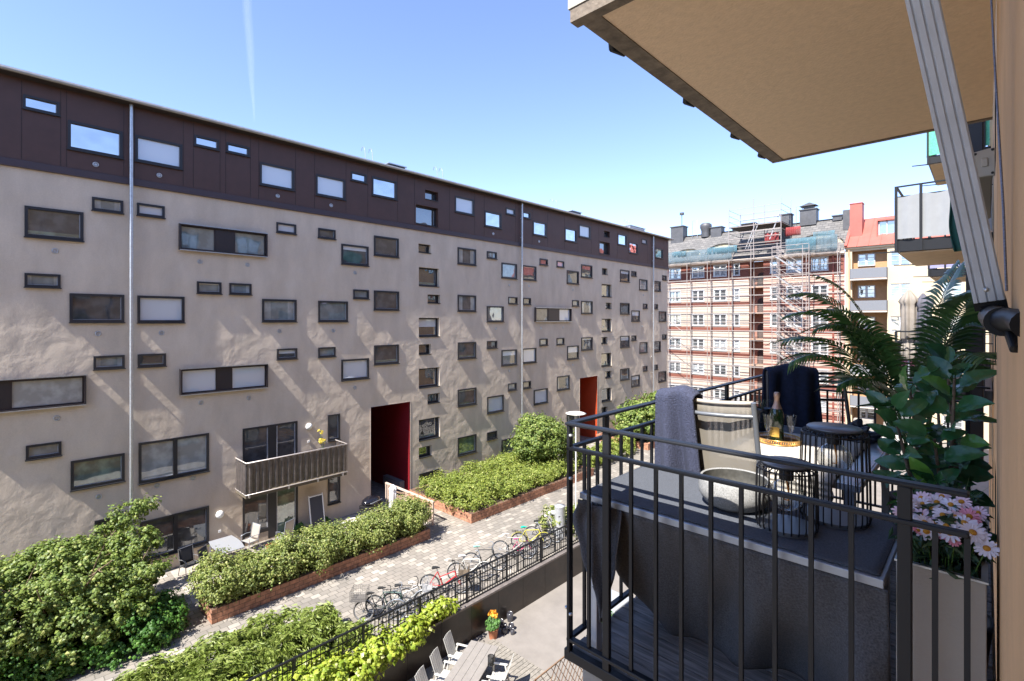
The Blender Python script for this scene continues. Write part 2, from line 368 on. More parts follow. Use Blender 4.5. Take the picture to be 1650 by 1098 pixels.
M_brown = mat('brown_panel', (.075,.038,.031), .55, var=.12, vscale=1.5, bump=.05, bscale=60)
M_ledge = mat('brown_flashing', (.055,.038,.045), .45)
P = {'s': panemat('pane_sky', (.03,.035,.04), .62), 'b': panemat('pane_blind', (.60,.63,.66), .14, .003), 'c': panemat('pane_curtain', (.17,.20,.20), .14, .006, vary=.15),
     'd': panemat('pane_dark', (.05,.05,.052), .13, .006, vary=.3), 'g': panemat('pane_green', (.10,.15,.11), .22, .003, vary=.3), 'r': panemat('pane_stair', (.03,.03,.03), .24, .01), '2': panemat('pane_pale', (.3,.32,.31), .16, .003, vary=.15)}
W = [(0.83,1.73,6.99,7.46,'s'),(1.94,3.46,5.93,6.93,'s'),(3.83,5.34,5.94,6.93,'b'),(5.75,6.64,7.01,7.45,'s'),(6.92,7.82,7.03,7.45,'s'),(8.24,9.74,5.92,6.93,'b'),(10.76,12.26,5.93,6.94,'b'),(12.56,13.44,6.99,7.45,'s'),(13.74,15.25,6.45,7.45,'s'),(17.12,18.04,6.87,7.39,'r'),(16.49,18.04,5.38,6.46,'r'),(19.30,20.84,6.46,7.45,'b'),(21.75,23.26,5.95,6.95,'s'),(23.67,24.55,7.02,7.46,'b'),(25.33,26.13,7.02,7.46,'s'),(26.4,27.9,5.98,6.98,'s'),(30.06,31.56,5.98,6.98,'s'),(31.86,33.39,6.5,7.48,'b'),(35.34,36.23,6.93,7.44,'r'),(34.72,36.23,5.46,6.49,'r'),(37.51,38.99,6.5,7.48,'s'),(39.36,40.91,5.97,6.95,'s'),(41.63,42.54,7.06,7.5,'b'),(44.17,45.75,5.97,6.95,'s'),
(0.87,2.36,2.77,3.79,'d'),(2.59,3.48,3.92,4.39,'c'),(3.89,4.76,3.94,4.40,'b'),(8.96,9.84,3.94,4.39,'b'),(10.89,11.76,3.93,4.39,'d'),(12.07,13.56,2.77,3.77,'d'),(13.88,15.38,3.37,4.40,'d'),(16.70,17.55,3.81,4.30,'r'),(19.55,21.03,3.39,4.39,'d'),(21.97,22.85,3.95,4.39,'c'),(23.30,24.77,2.77,3.78,'c'),(25.32,26.78,2.77,3.77,'d'),(27.16,28.05,3.94,4.39,'d'),(29.10,29.98,3.94,4.40,'b'),(30.34,31.86,2.77,3.78,'d'),(32.18,33.69,3.37,4.38,'d'),(35.13,35.97,3.80,4.32,'r'),(37.93,39.47,3.36,4.39,'d'),(39.84,40.69,3.94,4.40,'d'),(41.23,42.73,2.76,3.76,'c'),(43.88,45.35,2.76,3.76,'d'),(45.71,46.59,3.93,4.40,'d'),(16.72,18.15,1.93,2.98,'r'),(35.08,36.60,1.93,3.00,'r'),(17.33,18.23,0.97,1.46,'r'),(35.68,36.60,0.95,1.46,'r'),
(0.87,1.76,1.10,1.56,'c'),(1.99,3.51,-0.08,0.93,'d'),(3.90,5.42,-0.10,0.92,'b'),(5.85,6.74,1.08,1.56,'c'),(7.04,7.91,1.09,1.56,'c'),(8.35,9.86,-0.08,0.93,'c'),(10.89,12.41,-0.08,0.92,'c'),(12.71,13.58,1.08,1.54,'c'),(13.88,15.40,0.52,1.54,'d'),(16.72,18.18,-0.95,0.12,'r'),(35.08,36.60,-0.97,0.11,'r'),(19.55,21.03,0.52,1.52,'d'),(21.97,23.49,-0.12,0.89,'c'),(23.95,24.82,1.07,1.54,'d'),(25.38,26.2,1.07,1.53,'d'),(30.99,31.86,1.06,1.53,'c'),(32.18,33.74,0.5,1.51,'d'),(37.93,39.49,0.5,1.50,'d'),(39.84,41.31,-0.14,0.86,'d'),(41.90,42.73,1.05,1.52,'d'),(43.88,44.76,1.05,1.53,'d'),(45.00,46.52,-0.15,0.85,'d'),
(2.63,3.52,-1.77,-1.29,'c'),(3.91,4.80,-1.77,-1.29,'d'),(8.98,9.89,-1.78,-1.30,'d'),(10.89,11.76,-1.78,-1.31,'c'),(12.07,13.58,-3.0,-1.96,'b'),(13.88,15.38,-2.33,-1.32,'d'),(16.72,17.56,-1.94,-1.38,'r'),(16.72,18.18,-3.83,-2.74,'r'),(17.33,18.21,-4.78,-4.24,'r'),(19.55,21.03,-2.36,-1.35,'d'),(21.97,22.88,-1.82,-1.34,'d'),(23.30,24.77,-3.02,-1.98,'d'),(25.32,26.78,-2.99,-1.96,'b'),(27.15,28.05,-1.84,-1.34,'c'),(29.10,30.01,-1.85,-1.34,'c'),(30.38,31.86,-3.02,-1.98,'d'),(32.21,33.74,-2.4,-1.38,'d'),(35.03,35.97,-1.98,-1.42,'r'),(35.03,36.60,-3.88,-2.77,'r'),(35.63,36.60,-4.88,-4.30,'r'),(37.93,39.49,-2.42,-1.39,'d'),(39.84,40.68,-1.87,-1.39,'d'),(41.29,42.73,-3.06,-2.04,'c'),(43.88,45.35,-3.08,-2.05,'d'),(45.71,46.59,-1.9,-1.42,'d'),
(0.90,1.78,-4.64,-4.17,'c'),(2.02,3.52,-5.93,-4.91,'g'),(3.94,6.28,-6.16,-4.62,'2'),(11.37,11.99,-5.85,-4.60,'d'),(16.72,18.21,-6.80,-5.62,'r'),(16.72,17.62,-7.76,-7.18,'r'),(19.55,21.06,-5.23,-4.20,'d'),(21.99,23.49,-5.98,-4.91,'b'),(23.91,24.73,-4.72,-4.24,'c'),(25.35,26.2,-4.73,-4.24,'d'),(26.53,28.05,-5.98,-4.93,'b'),(29.13,30.66,-5.25,-4.20,'d'),(35.08,36.58,-6.82,-5.72,'r'),(35.08,35.97,-7.81,-7.25,'r'),(37.93,39.47,-5.28,-4.26,'d'),(39.84,41.31,-6.02,-5.0,'d'),(41.90,42.73,-4.76,-4.28,'d'),(43.88,44.76,-4.78,-4.29,'d'),(44.95,46.52,-6.05,-5.04,'d'),
(2.66,3.51,-7.67,-7.17,'d'),(3.97,6.28,-9.10,-7.60,'E'),(11.38,12.00,-8.93,-7.59,'d'),(16.74,18.11,-9.68,-8.64,'d'),(19.55,21.05,-8.2,-7.10,'g'),(21.98,22.86,-7.66,-7.18,'d'),(23.30,24.78,-8.95,-7.88,'g'),(25.32,26.7,-8.95,-7.90,'d'),(30.32,31.83,-8.2,-7.2,'d'),(37.93,39.47,-8.3,-7.28,'g'),(35.03,35.97,-9.44,-8.85,'r')]
DOORS = [(7.56, 9.91, -7.24, -4.66, 'u'), (7.56, 9.93, -9.68, -7.52, 'l')]
PORT = [(13.70, 16.14, G, -4.51), (32.0, 34.47, G, -4.56)]
RIB = [(5.22, 8.53, 2.77, 3.80, ('c','c'), (.39,.60)), (26.6, 30.75, -.12, .88, ('d','b'), (.36,.66)), (-1.15, 2.42, -2.97, -1.93, ('2','2'), (.32,.47)), (5.25, 8.55, -2.97, -1.93, ('b','b'), (.4,.56))]

def holed(y0, y1, z0, z1, holes, x, uvx=None):
    ys = sorted({y0, y1}|{h[i] for h in holes for i in (0,1) if y0 < h[i] < y1}); zs = sorted({z0, z1}|{h[i] for h in holes for i in (2,3) if z0 < h[i] < z1})
    mb = MB()
    for a, b in zip(zs, zs[1:]):
        zc = (a+b)/2; run = None
        for c, d in zip(ys, ys[1:]):
            yc = (c+d)/2; solid = not any(h[0] < yc < h[1] and h[2] < zc < h[3] for h in holes)
            if solid and run is None: run = c
            if not solid and run is not None: mb.quad((x,run,a),(x,c,a),(x,c,b),(x,run,b)); run = None
        if run is not None: mb.quad((x,run,a),(x,y1,a),(x,y1,b),(x,run,b))
    return mb
bl = thing('apartment_block', 'long greige plastered apartment block with a dark brown top storey and scattered windows', 'building', (0,0,0))
holesP = [w_[:4] for w_ in W if w_[3] < 5]+[d[:4] for d in DOORS]+PORT+[(r[0]+.03, r[1]-.03, r[2]+.03, r[3]-.03) for r in RIB]
holesB = [w_[:4] for w_ in W if w_[3] > 5]
Y0B, Y1B = -24, 46.9
mb = holed(Y0B, Y1B, G-.3, 5.06, holesP, FX)
for h in W:
    if h[4] == 'r' and h[3] < 5:
        a, b, c, d = h[:4]; x2 = FX-.3
        mb.quad((FX,b,c),(x2,b,c),(x2,b,d),(FX,b,d)); mb.quad((x2,a,c),(FX,a,c),(FX,a,d),(x2,a,d)); mb.quad((FX,a,d),(FX,b,d),(x2,b,d),(x2,a,d)); mb.quad((FX,a,c),(x2,a,c),(x2,b,c),(FX,b,c))
mb.quad((FX,Y1B,G-.3),(-36,Y1B,G-.3),(-36,Y1B,5.06),(FX,Y1B,5.06)); mb.quad((-36,Y0B,G-.3),(FX,Y0B,G-.3),(FX,Y0B,8),(-36,Y0B,8)); mb.quad((-36,Y1B,G),(-36,Y0B,G),(-36,Y0B,8),(-36,Y1B,8))
mb.build('plaster_wall', M_plaster, bl)
XB = FX+.05
mb = holed(Y0B, Y1B+.05, 5.1, 7.95, holesB, XB)
for h in W:
    if h[4] == 'r' and h[3] > 5:
        a, b, c, d = h[:4]; x2 = FX-.3
        mb.quad((XB,b,c),(x2,b,c),(x2,b,d),(XB,b,d)); mb.quad((x2,a,c),(XB,a,c),(XB,a,d),(x2,a,d)); mb.quad((XB,a,d),(XB,b,d),(x2,b,d),(x2,a,d)); mb.quad((XB,a,c),(x2,a,c),(x2,b,c),(XB,b,c))
mb.quad((XB,Y1B+.05,5.1),(-36,Y1B+.05,5.1),(-36,Y1B+.05,7.95),(XB,Y1B+.05,7.95))
mb.build('top_storey_panels', M_brown, bl)
mb = MB()     # panel joints as raised thin battens
for y in [-8,-4,-1, .8, 1.76, 1.91, 3.49, 3.8, 5.37, 5.72, 6.68, 6.89, 7.86, 8.2, 9.8, 10.7, 12.3, 13.5, 15.3, 16.4, 18.9, 20.9, 21.7, 24.6, 26.3, 28, 30, 31.7, 33.5, 34.6, 37.4, 39.2, 41.1, 42.7, 44.1, 45.8]:
    mb.box(XB, XB+.006, y-.006, y+.006, 5.3, 7.9)
mb.build('panel_joints', mat('joint', (.015,.01,.01), .6), bl)
mb = MB(); mb.box(XB-.2, XB+.045, Y0B, Y1B+.07, 5.02, 5.26); mb.build('flashing_band', M_ledge, bl, bevel=.008)
# eaves: soffit, gutter, low roof
mb = MB(); mb.box(-36, FX+.46, Y0B, Y1B+.25, 7.95, 8.0); mb.build('eaves', mat('eaves_dark', (.03,.022,.02), .6), bl)
mb = MB(); mb.tube([(FX+.47, Y0B, 8.02), (FX+.47, Y1B+.25, 8.02)], .065, 10); mb.box(FX+.12, FX+.48, Y0B, Y1B+.25, 8.07, 8.10); mb.build('gutter', mat('gutter_metal', (.33,.31,.29), .4, .5, var=.15), bl)
mb = MB(); mb.quad((FX+.44,Y0B,8.1),(FX+.44,Y1B+.2,8.1),(-29.5,Y1B+.2,9.3),(-29.5,Y0B,9.3)); mb.quad((-29.5,Y0B,9.3),(-29.5,Y1B+.2,9.3),(-36,Y1B+.2,8.1),(-36,Y0B,8.1)); mb.build('roof', mat('sheet_roof', (.2,.19,.18), .45, .3, var=.2), bl)
for y in (3.69, 25.1, 43.58):
    mb = MB(); mb.tube([(FX+.2, y, 8.05), (FX+.2, y, 7.6), (FX+.2, y, G)], .06, 12)
    for z in (6.9, 5.6, 3.2, .6, -2, -5, -8): mb.box(FX, FX+.2, y-.02, y+.02, z, z+.04)
    mb.build('downpipe', M_galv, bl)

def win_mesh(mb, pm, h):
    """frame ring into mb, pane quads into pm. world coordinates"""
    a, b, c, d, k = h; rec = k == 'r'; t = .085 if (b-a) > 1.2 else .072
    x1 = FX-.18 if rec else (XB+.02 if c > 5 else FX+.045); x0 = x1-.13
    mb.box(x0, x1, a, b, d-t, d); mb.box(x0, x1, a, b, c, c+t*1.1); mb.box(x0, x1, a, a+t, c+t*1.1, d-t); mb.box(x0, x1, b-t, b, c+t*1.1, d-t)
    if k in ('2', 'E'): mb.box(x0, x1-.01, (a+b)/2-.07, (a+b)/2+.07, c+t*1.1, d-t)
    if not rec: mb.box(x1-.05, x1+.07, a-.02, b+.02, c-.035, c-.002)
    else: mb.box(FX-.2, FX+.05+(.05 if c > 5 else 0), a+.002, b-.002, c-.03, c+.004)
    xp = x1-.085; pm.quad((xp,a+t*.6,c+t*.6),(xp,b-t*.6,c+t*.6),(xp,b-t*.6,d-t*.6),(xp,a+t*.6,d-t*.6))
def sash(h):
    a, b, c, d, k = h; rec = k == 'r'; t = .085 if (b-a) > 1.2 else .072; x1 = FX-.18 if rec else (XB+.02 if c > 5 else FX+.045); xp = x1-.085; s_ = .022
    mb = MB(); mb.box(xp, xp+.02, b-t-s_, b-t, c+t, d-t); mb.box(xp, xp+.02, a+t, b-t-s_, c+t, c+t+s_); return mb
M_sash = mat('sash_grey', (.35,.37,.4), .4)
def area(h):
    yc = (h[0]+h[1])/2; dep = 23.1*.689+yc*.725; return (h[1]-h[0])*(h[3]-h[2])/dep**3*10000
W.sort(key=area, reverse=True)
rest_f = MB(); rest_p = []; rb = random.Random(17)
for i, h in enumerate(W):
    k = h[4]; pk = {'E': 'd'}.get(k, k)
    if i < 91:
        mb, pm = MB(), MB(); win_mesh(mb, pm, h); f_ = mb.build('window', M_frame, bl); pm.build('pane', P[pk], f_)
        if i < 60: sash(h).build('sash', M_sash, f_)
        if k in 'dcr' and rb.random() < .6:
            a, b, c, d = h[:4]; xq = (FX-.18 if k == 'r' else FX+.045)-.082; q = rb.random()
            if q < .45: zt_ = d-(d-c)*rb.uniform(.12,.5); MB().quad((xq,a+.06,zt_),(xq,b-.06,zt_),(xq,b-.06,d-.05),(xq,a+.06,d-.05)).build('roller_blind', P['b'], f_)
            elif q < .8: w_ = (b-a)*rb.uniform(.14,.3); MB().quad((xq,a+.06,c+.06),(xq,a+w_,c+.06),(xq,a+w_,d-.05),(xq,a+.06,d-.05)).build('curtain', P['2'], f_); MB().quad((xq,b-w_,c+.06),(xq,b-.06,c+.06),(xq,b-.06,d-.05),(xq,b-w_,d-.05)).build('curtain', P['2'], f_)
            else: MB().quad((xq,a+.06,c+.06),(xq,b-.06,c+.06),(xq,b-.06,c+.06+(d-c)*.16),(xq,a+.06,c+.06+(d-c)*.16)).build('sill_clutter', P['g'], f_)
    else:
        pm = MB(); win_mesh(rest_f, pm, h); rest_p.append((pm, pk))
mm = MB(); mm.v = rest_f.v; mm.f = rest_f.f; mm.sm = rest_f.sm; o_ = mm.build('window', M_frame, bl); tag(o_, kind='stuff')
for kk in sorted({p[1] for p in rest_p}):
    q = MB()
    for pm, k2 in rest_p:
        if k2 == kk: q.add(pm.v, pm.f)
    q.build('pane', P[kk], o_)
for (a, b, c, d, ks, (m0, m1)) in RIB:      # projecting ribbon boxes
    mb = MB(); x0, x1 = FX-.1, FX+.17; t = .045
    mb.box(x0, x1, a, b, d-t, d); mb.box(x0, x1, a, b, c, c+t); mb.box(x0, x1, a, a+t, c+t, d-t); mb.box(x0, x1, b-t, b, c+t, d-t)
    ym, yn = a+(b-a)*m0, a+(b-a)*m1
    for p, q in ((a+t, ym), (yn, b-t)):
        s_ = .05; xa, xb = FX+.0, FX+.05
        mb.box(xa, xb, p, q, d-t-s_, d-t); mb.box(xa, xb, p, q, c+t, c+t+s_); mb.box(xa, xb, p, p+s_, c+t+s_, d-t-s_); mb.box(xa, xb, q-s_, q, c+t+s_, d-t-s_)
    mb.box(FX-.02, FX+.06, ym, yn, c+t, d-t)
    f_ = mb.build('ribbon_window', mat('ribbon_dark', (.03,.024,.026), .4), bl)
    for (p, q), k in zip(((a+t, ym), (yn, b-t)), ks): MB().quad((FX+.01,p,c+t),(FX+.01,q,c+t),(FX+.01,q,d-t),(FX+.01,p,d-t)).build('pane', P[k], f_)
    mb = MB(); mb.box(x1, x1+.012, a, b, d-.012, d+.02); mb.box(x1, x1+.012, a, b, c-.02, c+.012); mb.build('metal_edge', M_galv, f_)
for (a, b, c, d, k) in DOORS:               # window and glazed door side by side
    mb = MB(); x0, x1 = FX-.12, FX+.015; t = .09; ym = a+1.05
    mb.box(x0, x1, a, b, d-t, d); mb.box(x0, x1, b-t, b, c, d-t); mb.box(x0, x1, ym, ym+.36, c, d-t); mb.box(x0, x1, a, a+t, c, d-t)
    sill = c+(1.0 if k == 'u' else .42)
    mb.box(x0, x1, a+t, ym, sill-.08, sill+.08); mb.box(x0, x1, ym+.36, b-t, c, c+.08)
    f_ = mb.build('patio_door' if k == 'l' else 'balcony_door', M_frame, bl); xp = FX-.06
    MB().quad((xp,a+t,sill),(xp,ym,sill),(xp,ym,d-t),(xp,a+t,d-t)).build('pane', P['d'], f_)
    MB().quad((xp,ym+.36,c+.05),(xp,b-t,c+.05),(xp,b-t,d-t),(xp,ym+.36,d-t)).build('pane', P['d' if k == 'u' else 'g'], f_)
    mb = MB(); mb.box(x0+.02, x1-.04, ym-.03, ym, sill+.08, d-t); mb.box(x0+.02, x1+.005, ym+.362, ym+.39, c+.08, d-t); mb.box(x0+.02, x1-.04, b-t-.03, b-t, c+.08, d-t); mb.build('sash', mat('door_alu', (.4,.4,.42), .4), f_)
    MB().quad((FX,a+t,c),(FX,ym,c),(FX,ym,sill-.08),(FX,a+t,sill-.08)).build('parapet', M_plaster, f_)
M_red = mat('portal_red', (.2,.012,.018), .45, var=.1, vscale=2); M_orange = mat('portal_orange', (.42,.06,.02), .5, var=.12, vscale=2)
for (a, b, c, d), m_, dep in ((PORT[0], M_red, 4.5), (PORT[1], M_orange, 2.6)):
    mb = MB(); x2 = FX-dep
    mb.quad((FX,b,c),(x2,b,c),(x2,b,d),(FX,b,d)); mb.quad((x2,a,c),(FX,a,c),(FX,a,d),(x2,a,d)); mb.quad((FX,a,d),(FX,b,d),(x2,b,d),(x2,a,d))
    for z in [c+.9*i for i in range(1, 6)]: mb.box(x2, FX-.01, b-.004, b, z, z+.012)
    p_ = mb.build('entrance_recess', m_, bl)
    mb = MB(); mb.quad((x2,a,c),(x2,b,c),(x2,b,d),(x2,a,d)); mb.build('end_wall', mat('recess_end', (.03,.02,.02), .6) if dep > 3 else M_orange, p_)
    mb = MB(); mb.box(x2, x2+.06, a+.3, a+1.3, c, c+2.2); mb.build('door', mat('recess_door', (.03,.03,.035), .4), p_)
    mb = MB(); e = .03; mb.box(FX-.05, FX+.012, b, b+e, c, d+e); mb.box(FX-.05, FX+.012, a-e, b, d, d+e); mb.box(FX-.05, FX+.012, a-e, a, c, d); mb.build('pale_edging', mat('edging', (.55,.45,.38), .7), p_)
mb = MB(); mb.box(FX-.5, FX-2.2, 15.8, 16.1, G, G+.75); mb.build('bench', mat('grey_box', (.16,.17,.18), .6), bl)
for (y, z) in [(2.69,5.55),(4.58,5.56),(9.0,5.56),(11.52,5.56),(22.5,5.56),(27.04,5.58),(1.62,2.36),(5.96,2.36),(7.76,2.38),(12.81,2.38),(24.05,2.32),(26,2.35),(31.1,2.34),(2.76,-.49),(4.66,-.5),(9.1,-.5),(11.66,-.52),(22.8,-.56),(27.3,-.57),(29.9,-.56),(1.66,-3.36),(6,-3.36),(7.81,-3.37),(12.81,-3.41),(2.78,-6.34),(4.52,-6.36),(5.72,-6.35),(24.05,-3.4),(31.1,-3.44),(42,2.3),(44.5,2.3),(41.8,-.57),(43.6,-3.5)]:
    x = XB+.0 if z > 5.3 else FX
    mb = MB(); mb.M = Matrix.Translation((x, y, z)) @ Matrix.Rotation(R(90), 4, 'Y'); mb.ring((0,0,.01), .075, .018, 14, 5); mb.disc((0,0,0), .045, .012, 12); mb.build('air_vent', M_galv, bl)
for (y, z) in [(10.44, -5.0), (6.68, -8.07)]:
    mb = MB(); mb.M = Matrix.Translation((FX, y, z)) @ Matrix.Rotation(R(90), 4, 'Y'); mb.lathe((0,0,0), [(.15,0),(.16,.03),(.15,.07),(.1,.12),(.0,.14)], 18, True); l_ = mb.build('wall_lamp', mat('opal', (.8,.8,.78), .3), bl)
    MB().box(FX, FX+.03, y-.05, y+.05, z-.75, z-.65).build('switch_box', M_white, l_)
# corrugated balcony
bc = thing('corrugated_balcony', 'small balcony clad in corrugated brown metal above the patio door', 'balcony', (FX, 7.3, -7.2))
BX, BL, BH = 1.15, 4.45, 1.34
M_corr = mat('corrugated_metal', (.17,.145,.135), .38, .65, var=.25, vscale=5)
def corr(p0, p1, nrm, n):
    d = Vector(p1)-Vector(p0); nn = Vector(nrm)
    def fn(u, v):
        ph = (u*n) % 1; o = 0 if ph < .35 else ((ph-.35)/.12 if ph < .47 else (1 if ph < .82 else 1-(ph-.82)/.18)); o *= .05
        p = Vector(p0)+d*u+nn*o; return (p.x, p.y, .08+v*(BH-.12))
    return MB().grid(fn, n*16, 1, False)
corr((BX,.03,0),(BX,BL-.03,0),(1,0,0), 17).build('front_cladding', M_corr, bc, solid=.004)
corr((.02,0,0),(BX,0,0),(0,-1,0), 4).build('side_cladding', M_corr, bc, solid=.004); corr((.02,BL,0),(BX,BL,0),(0,1,0), 4).build('side_cladding', M_corr, bc, solid=.004)
mb = MB(); mb.box(0, BX, 0, BL, -.12, .0); mb.build('slab', mat('balcony_slab', (.12,.1,.07), .8), bc)
mb = MB(); mb.tube([(0,0,BH),(BX+.05,0,BH),(BX+.05,BL,BH),(0,BL,BH)], .03, 8); mb.build('handrail', mat('rail_pale', (.5,.45,.42), .4, .4), bc)
mb = MB(); mb.tube([(0,-.02,.04),(BX+.07,-.02,.04),(BX+.07,BL+.02,.04),(0,BL+.02,.04)], .02, 6)
for y in (.1, 1.7, 3.0, 4.2): mb.box(BX-.02, BX+.09, y, y+.05, -.1, .05)
mb.build('lower_rail', mat('rail_pale'), bc)
fp = thing('potted_sunflower', 'yellow flowers in a pale pot at the end of the corrugated balcony', 'plant', (FX+.45, 10.9, -7.18))
MB().lathe((0,0,0), [(.1,0),(.16,.9),(.17,.95),(.14,.95)], 12, True).build('pot', mat('pale_pot', (.55,.45,.38), .7), fp)
mb = MB(); mb.tube([(0,0,.9),(0,-.05,1.5),(-.03,-.1,1.95)], .01, 5); mb.tube([(0,0,.9),(.05,.05,1.5)], .01, 5); mb.build('stem', mat('stem', (.1,.2,.04), .6), fp)
leafcloud('flowers', leafmat('yellow_petal', (.6,.5,.05), (.75,.68,.15)), fp, [(0,-.05,1.5,.16,.16,.14),(-.03,-.1,1.95,.1,.1,.1)], 260, .06, 3, 13, .08)
# roof things on the block
def roofbox(name, label, x, y, z, sx, sy, h, m_, cap=True, group=None):
    t = thing(name, label, 'roof vent', (x,y,z), 0, group); MB().box(0,-sx,0,sy,-.4,h).build('housing', m_, t, bevel=.02)
    if cap: MB().box(.08,-sx-.08,-.08,sy+.08,h+.003,h+.06).build('cap', M_galv, t)
    mb = MB()
    for i in range(6): mb.box(.001, .02, .1, sy-.1, h*.2+i*h*.11, h*.2+i*h*.11+.03)
    mb.build('louvre', M_dark, t); return t
M_rb = mat('roofbox_blue', (.05,.07,.1), .4, .3); M_rg = mat('roofbox_grey', (.3,.31,.33), .45, .4)
roofbox('roof_vent', 'small square dark vent box on the brown roof nearest the camera', -25, 16.0, 8.4, 1.2, 1.1, .62, M_rb)
roofbox('roof_vent', 'small dark vent box midway along the brown roof', -25.2, 33.8, 8.4, 1.2, 1.3, .75, M_rb)
roofbox('roof_vent', 'large pale ribbed vent box at the far end of the brown roof', -24.6, 42.2, 8.2, 1.6, 2.8, .8, mat('roofbox_pale', (.5,.52,.55), .45, .3))
roofbox('roof_vent', 'low flat vent beside the middle vent box of the brown roof', -24.6, 36.5, 8.2, 1.2, 1.4, .35, M_rg)
roofbox('roof_vent', 'low dark roof hatch beside the vent box nearest the camera', -24.3, 18.8, 8.1, .6, 1.2, .32, M_dark)
for y in (13.6, 18.3, 29.2, 39.8):
    t = thing('roof_ladder', f'pair of thin hooked ladder rails rising over the {"nearest" if y<15 else "second" if y<20 else "third" if y<30 else "farthest"} stretch of brown roof', 'ladder', (FX-.3, y, 8.1), 0, 'ladder hooks on the brown roof')
    for dy in (0, .42):
        MB().tube([(0,dy,-.1),(-.1,dy,.75),(-.2,dy,.95),(-.38,dy,.98),(-.45,dy,.8)], .014, 6).build('hook', M_rg, t)

# ------------------------------------------------------------------ our own building (the wall at the right edge) 
M_ochre = mat('ochre_plaster', (.64,.38,.18), .9, var=.14, vscale=2.2, bump=.5, bscale=70, bdist=.006)
M_soff = mat('ochre_soffit', (.80,.62,.44), .9, var=.07, vscale=26, bump=.6, bscale=75, bdist=.006)
ob = thing('ochre_building', 'ochre plastered house wall along the right edge of the view', 'building', (0,0,0))
WXO = .10
mb = MB(); mb.box(.027, .6, -3.2, 2.62, L-.2, 9.4); o_ = mb.build('wall_pier', M_ochre, ob, bevel=.02)
holesO = []
for yy in (-22, -17.5, -13, -8.5, 6.6, 10.4, 18.2, 27, 31, 35, 39):
    for zz in (-9.3, -6.2, -3.1, 0, 3.1, 6.2):
        if yy > 5 or yy < -4: holesO.append((yy, yy+1.5, zz-.7, zz+.75))
for yy in (14.6, 22.9):
    for zz in (-9.5, -6.4, -3.3, -.2, 2.9, 6.0): holesO.append((yy, yy+1.9, zz-1.2, zz+1.0))
holesO.append((2.62, 4.75, -1.5, .8))
mb = holed(-24, 45, L-.3, 9.4, holesO, WXO)
mb.quad((WXO,45,L-1),(12,45,L-1),(12,45,9.4),(WXO,45,9.4)); mb.quad((12,-24,L),(WXO,-24,L),(WXO,-24,9.4),(12,-24,9.4)); mb.quad((12,45,L),(12,-24,L),(12,-24,9.4),(12,45,9.4))
mb.build('plaster_wall', M_ochre, ob)
MB().quad((.05,-24,9.41),(.05,45,9.41),(6,45,12.2),(6,-24,12.2)).quad((6,-24,12.2),(6,45,12.2),(12.3,45,9.4),(12.3,-24,9.4)).build('roof', mat('dark_sheet_roof', (.07,.06,.06), .5), ob)
MB().box(.04, .1, -24, 45, 9.3, 9.4).build('eaves', mat('eaves_dark'), ob)
M_teal = mat('teal_frame', (.03,.16,.17), .5); P['t'] = panemat('pane_teal', (.05,.08,.09), .3)
for i, h in enumerate(holesO):
    if i > 84: tf = None
    mb = MB(); a, b, c, d = h; t = .09; x0, x1 = WXO+.02, WXO+.1
    mb.box(x0,x1,a,b,d-t,d); mb.box(x0,x1,a,b,c,c+t); mb.box(x0,x1,a,a+t,c+t,d-t); mb.box(x0,x1,b-t,b,c+t,d-t); mb.box(x0,x1,(a+b)/2-.05,(a+b)/2+.05,c+t,d-t)
    f_ = mb.build('window' if d-c < 2 else 'balcony_door', M_teal if i < len(holesO)-1 else M_black, ob)
    MB().quad((x1-.03,a,c),(x1-.03,a,d),(x1-.03,b,d),(x1-.03,b,c)).build('pane', P['t'], f_)

# balconies on our own wall. the one with the table comes first
M_conc = mat('concrete', (.33,.32,.29), .9, var=.18, vscale=6, bump=.4, bscale=60)
M_edge = mat('weathered_steel_edge', (.17,.14,.11), .75, .2, var=.45, vscale=11, bump=.4, bscale=50)
# slab overhead
ov = thing('overhead_balcony', 'ochre underside of the balcony above with a weathered steel edge', 'balcony', (0,0,0))
mb = MB(); mb.quad((-1.30,1.965,1.417),(.03,1.965,1.417),(.03,4.83,1.417),(-1.30,4.83,1.417)); mb.build('soffit', M_soff, ov)
mb = MB(); mb.box(-1.43,.03,1.905,1.965,1.408,1.47); mb.box(-1.395,.03,4.83,4.87,1.408,1.46); mb.box(-1.40,-1.30,1.965,4.83,1.412,1.46); mb.build('steel_edge', M_edge, ov)
mb = MB(); mb.box(-1.44,.03,1.90,4.9,1.472,1.68); mb.build('slab', mat('pale_fascia', (.36,.35,.31), .8, var=.1, vscale=5), ov)
mb = MB(); r0 = random.Random(4)
for yy in (2.25, 3.15, 4.0, 4.65): MB().tube([(-1.43,yy,1.49),(-1.455,yy+.06,1.455),(-1.44,yy+.16,1.45)], [.012,.02,.008], 6).build('drip_fitting', M_dark, ov)
MB().box(-1.3,-1.0,1.87,1.9,1.52,1.53).build('metal_strip', M_dark, ov)
mb = MB()
for i in range(26):
    x = -1.42+i*.055; mb.box(x-.006,x+.006,1.93,1.942,1.70,2.6)
mb.box(-1.44,.03,1.92,1.955,2.6,2.64); mb.build('railing', M_dark, ov)
MB().box(-1.42,.03,-3.0,.16,1.41,1.62).build('slab', M_conc, tag(thing('overhead_balcony', 'balcony slab directly above the viewer', 'balcony', (0,0,0))))
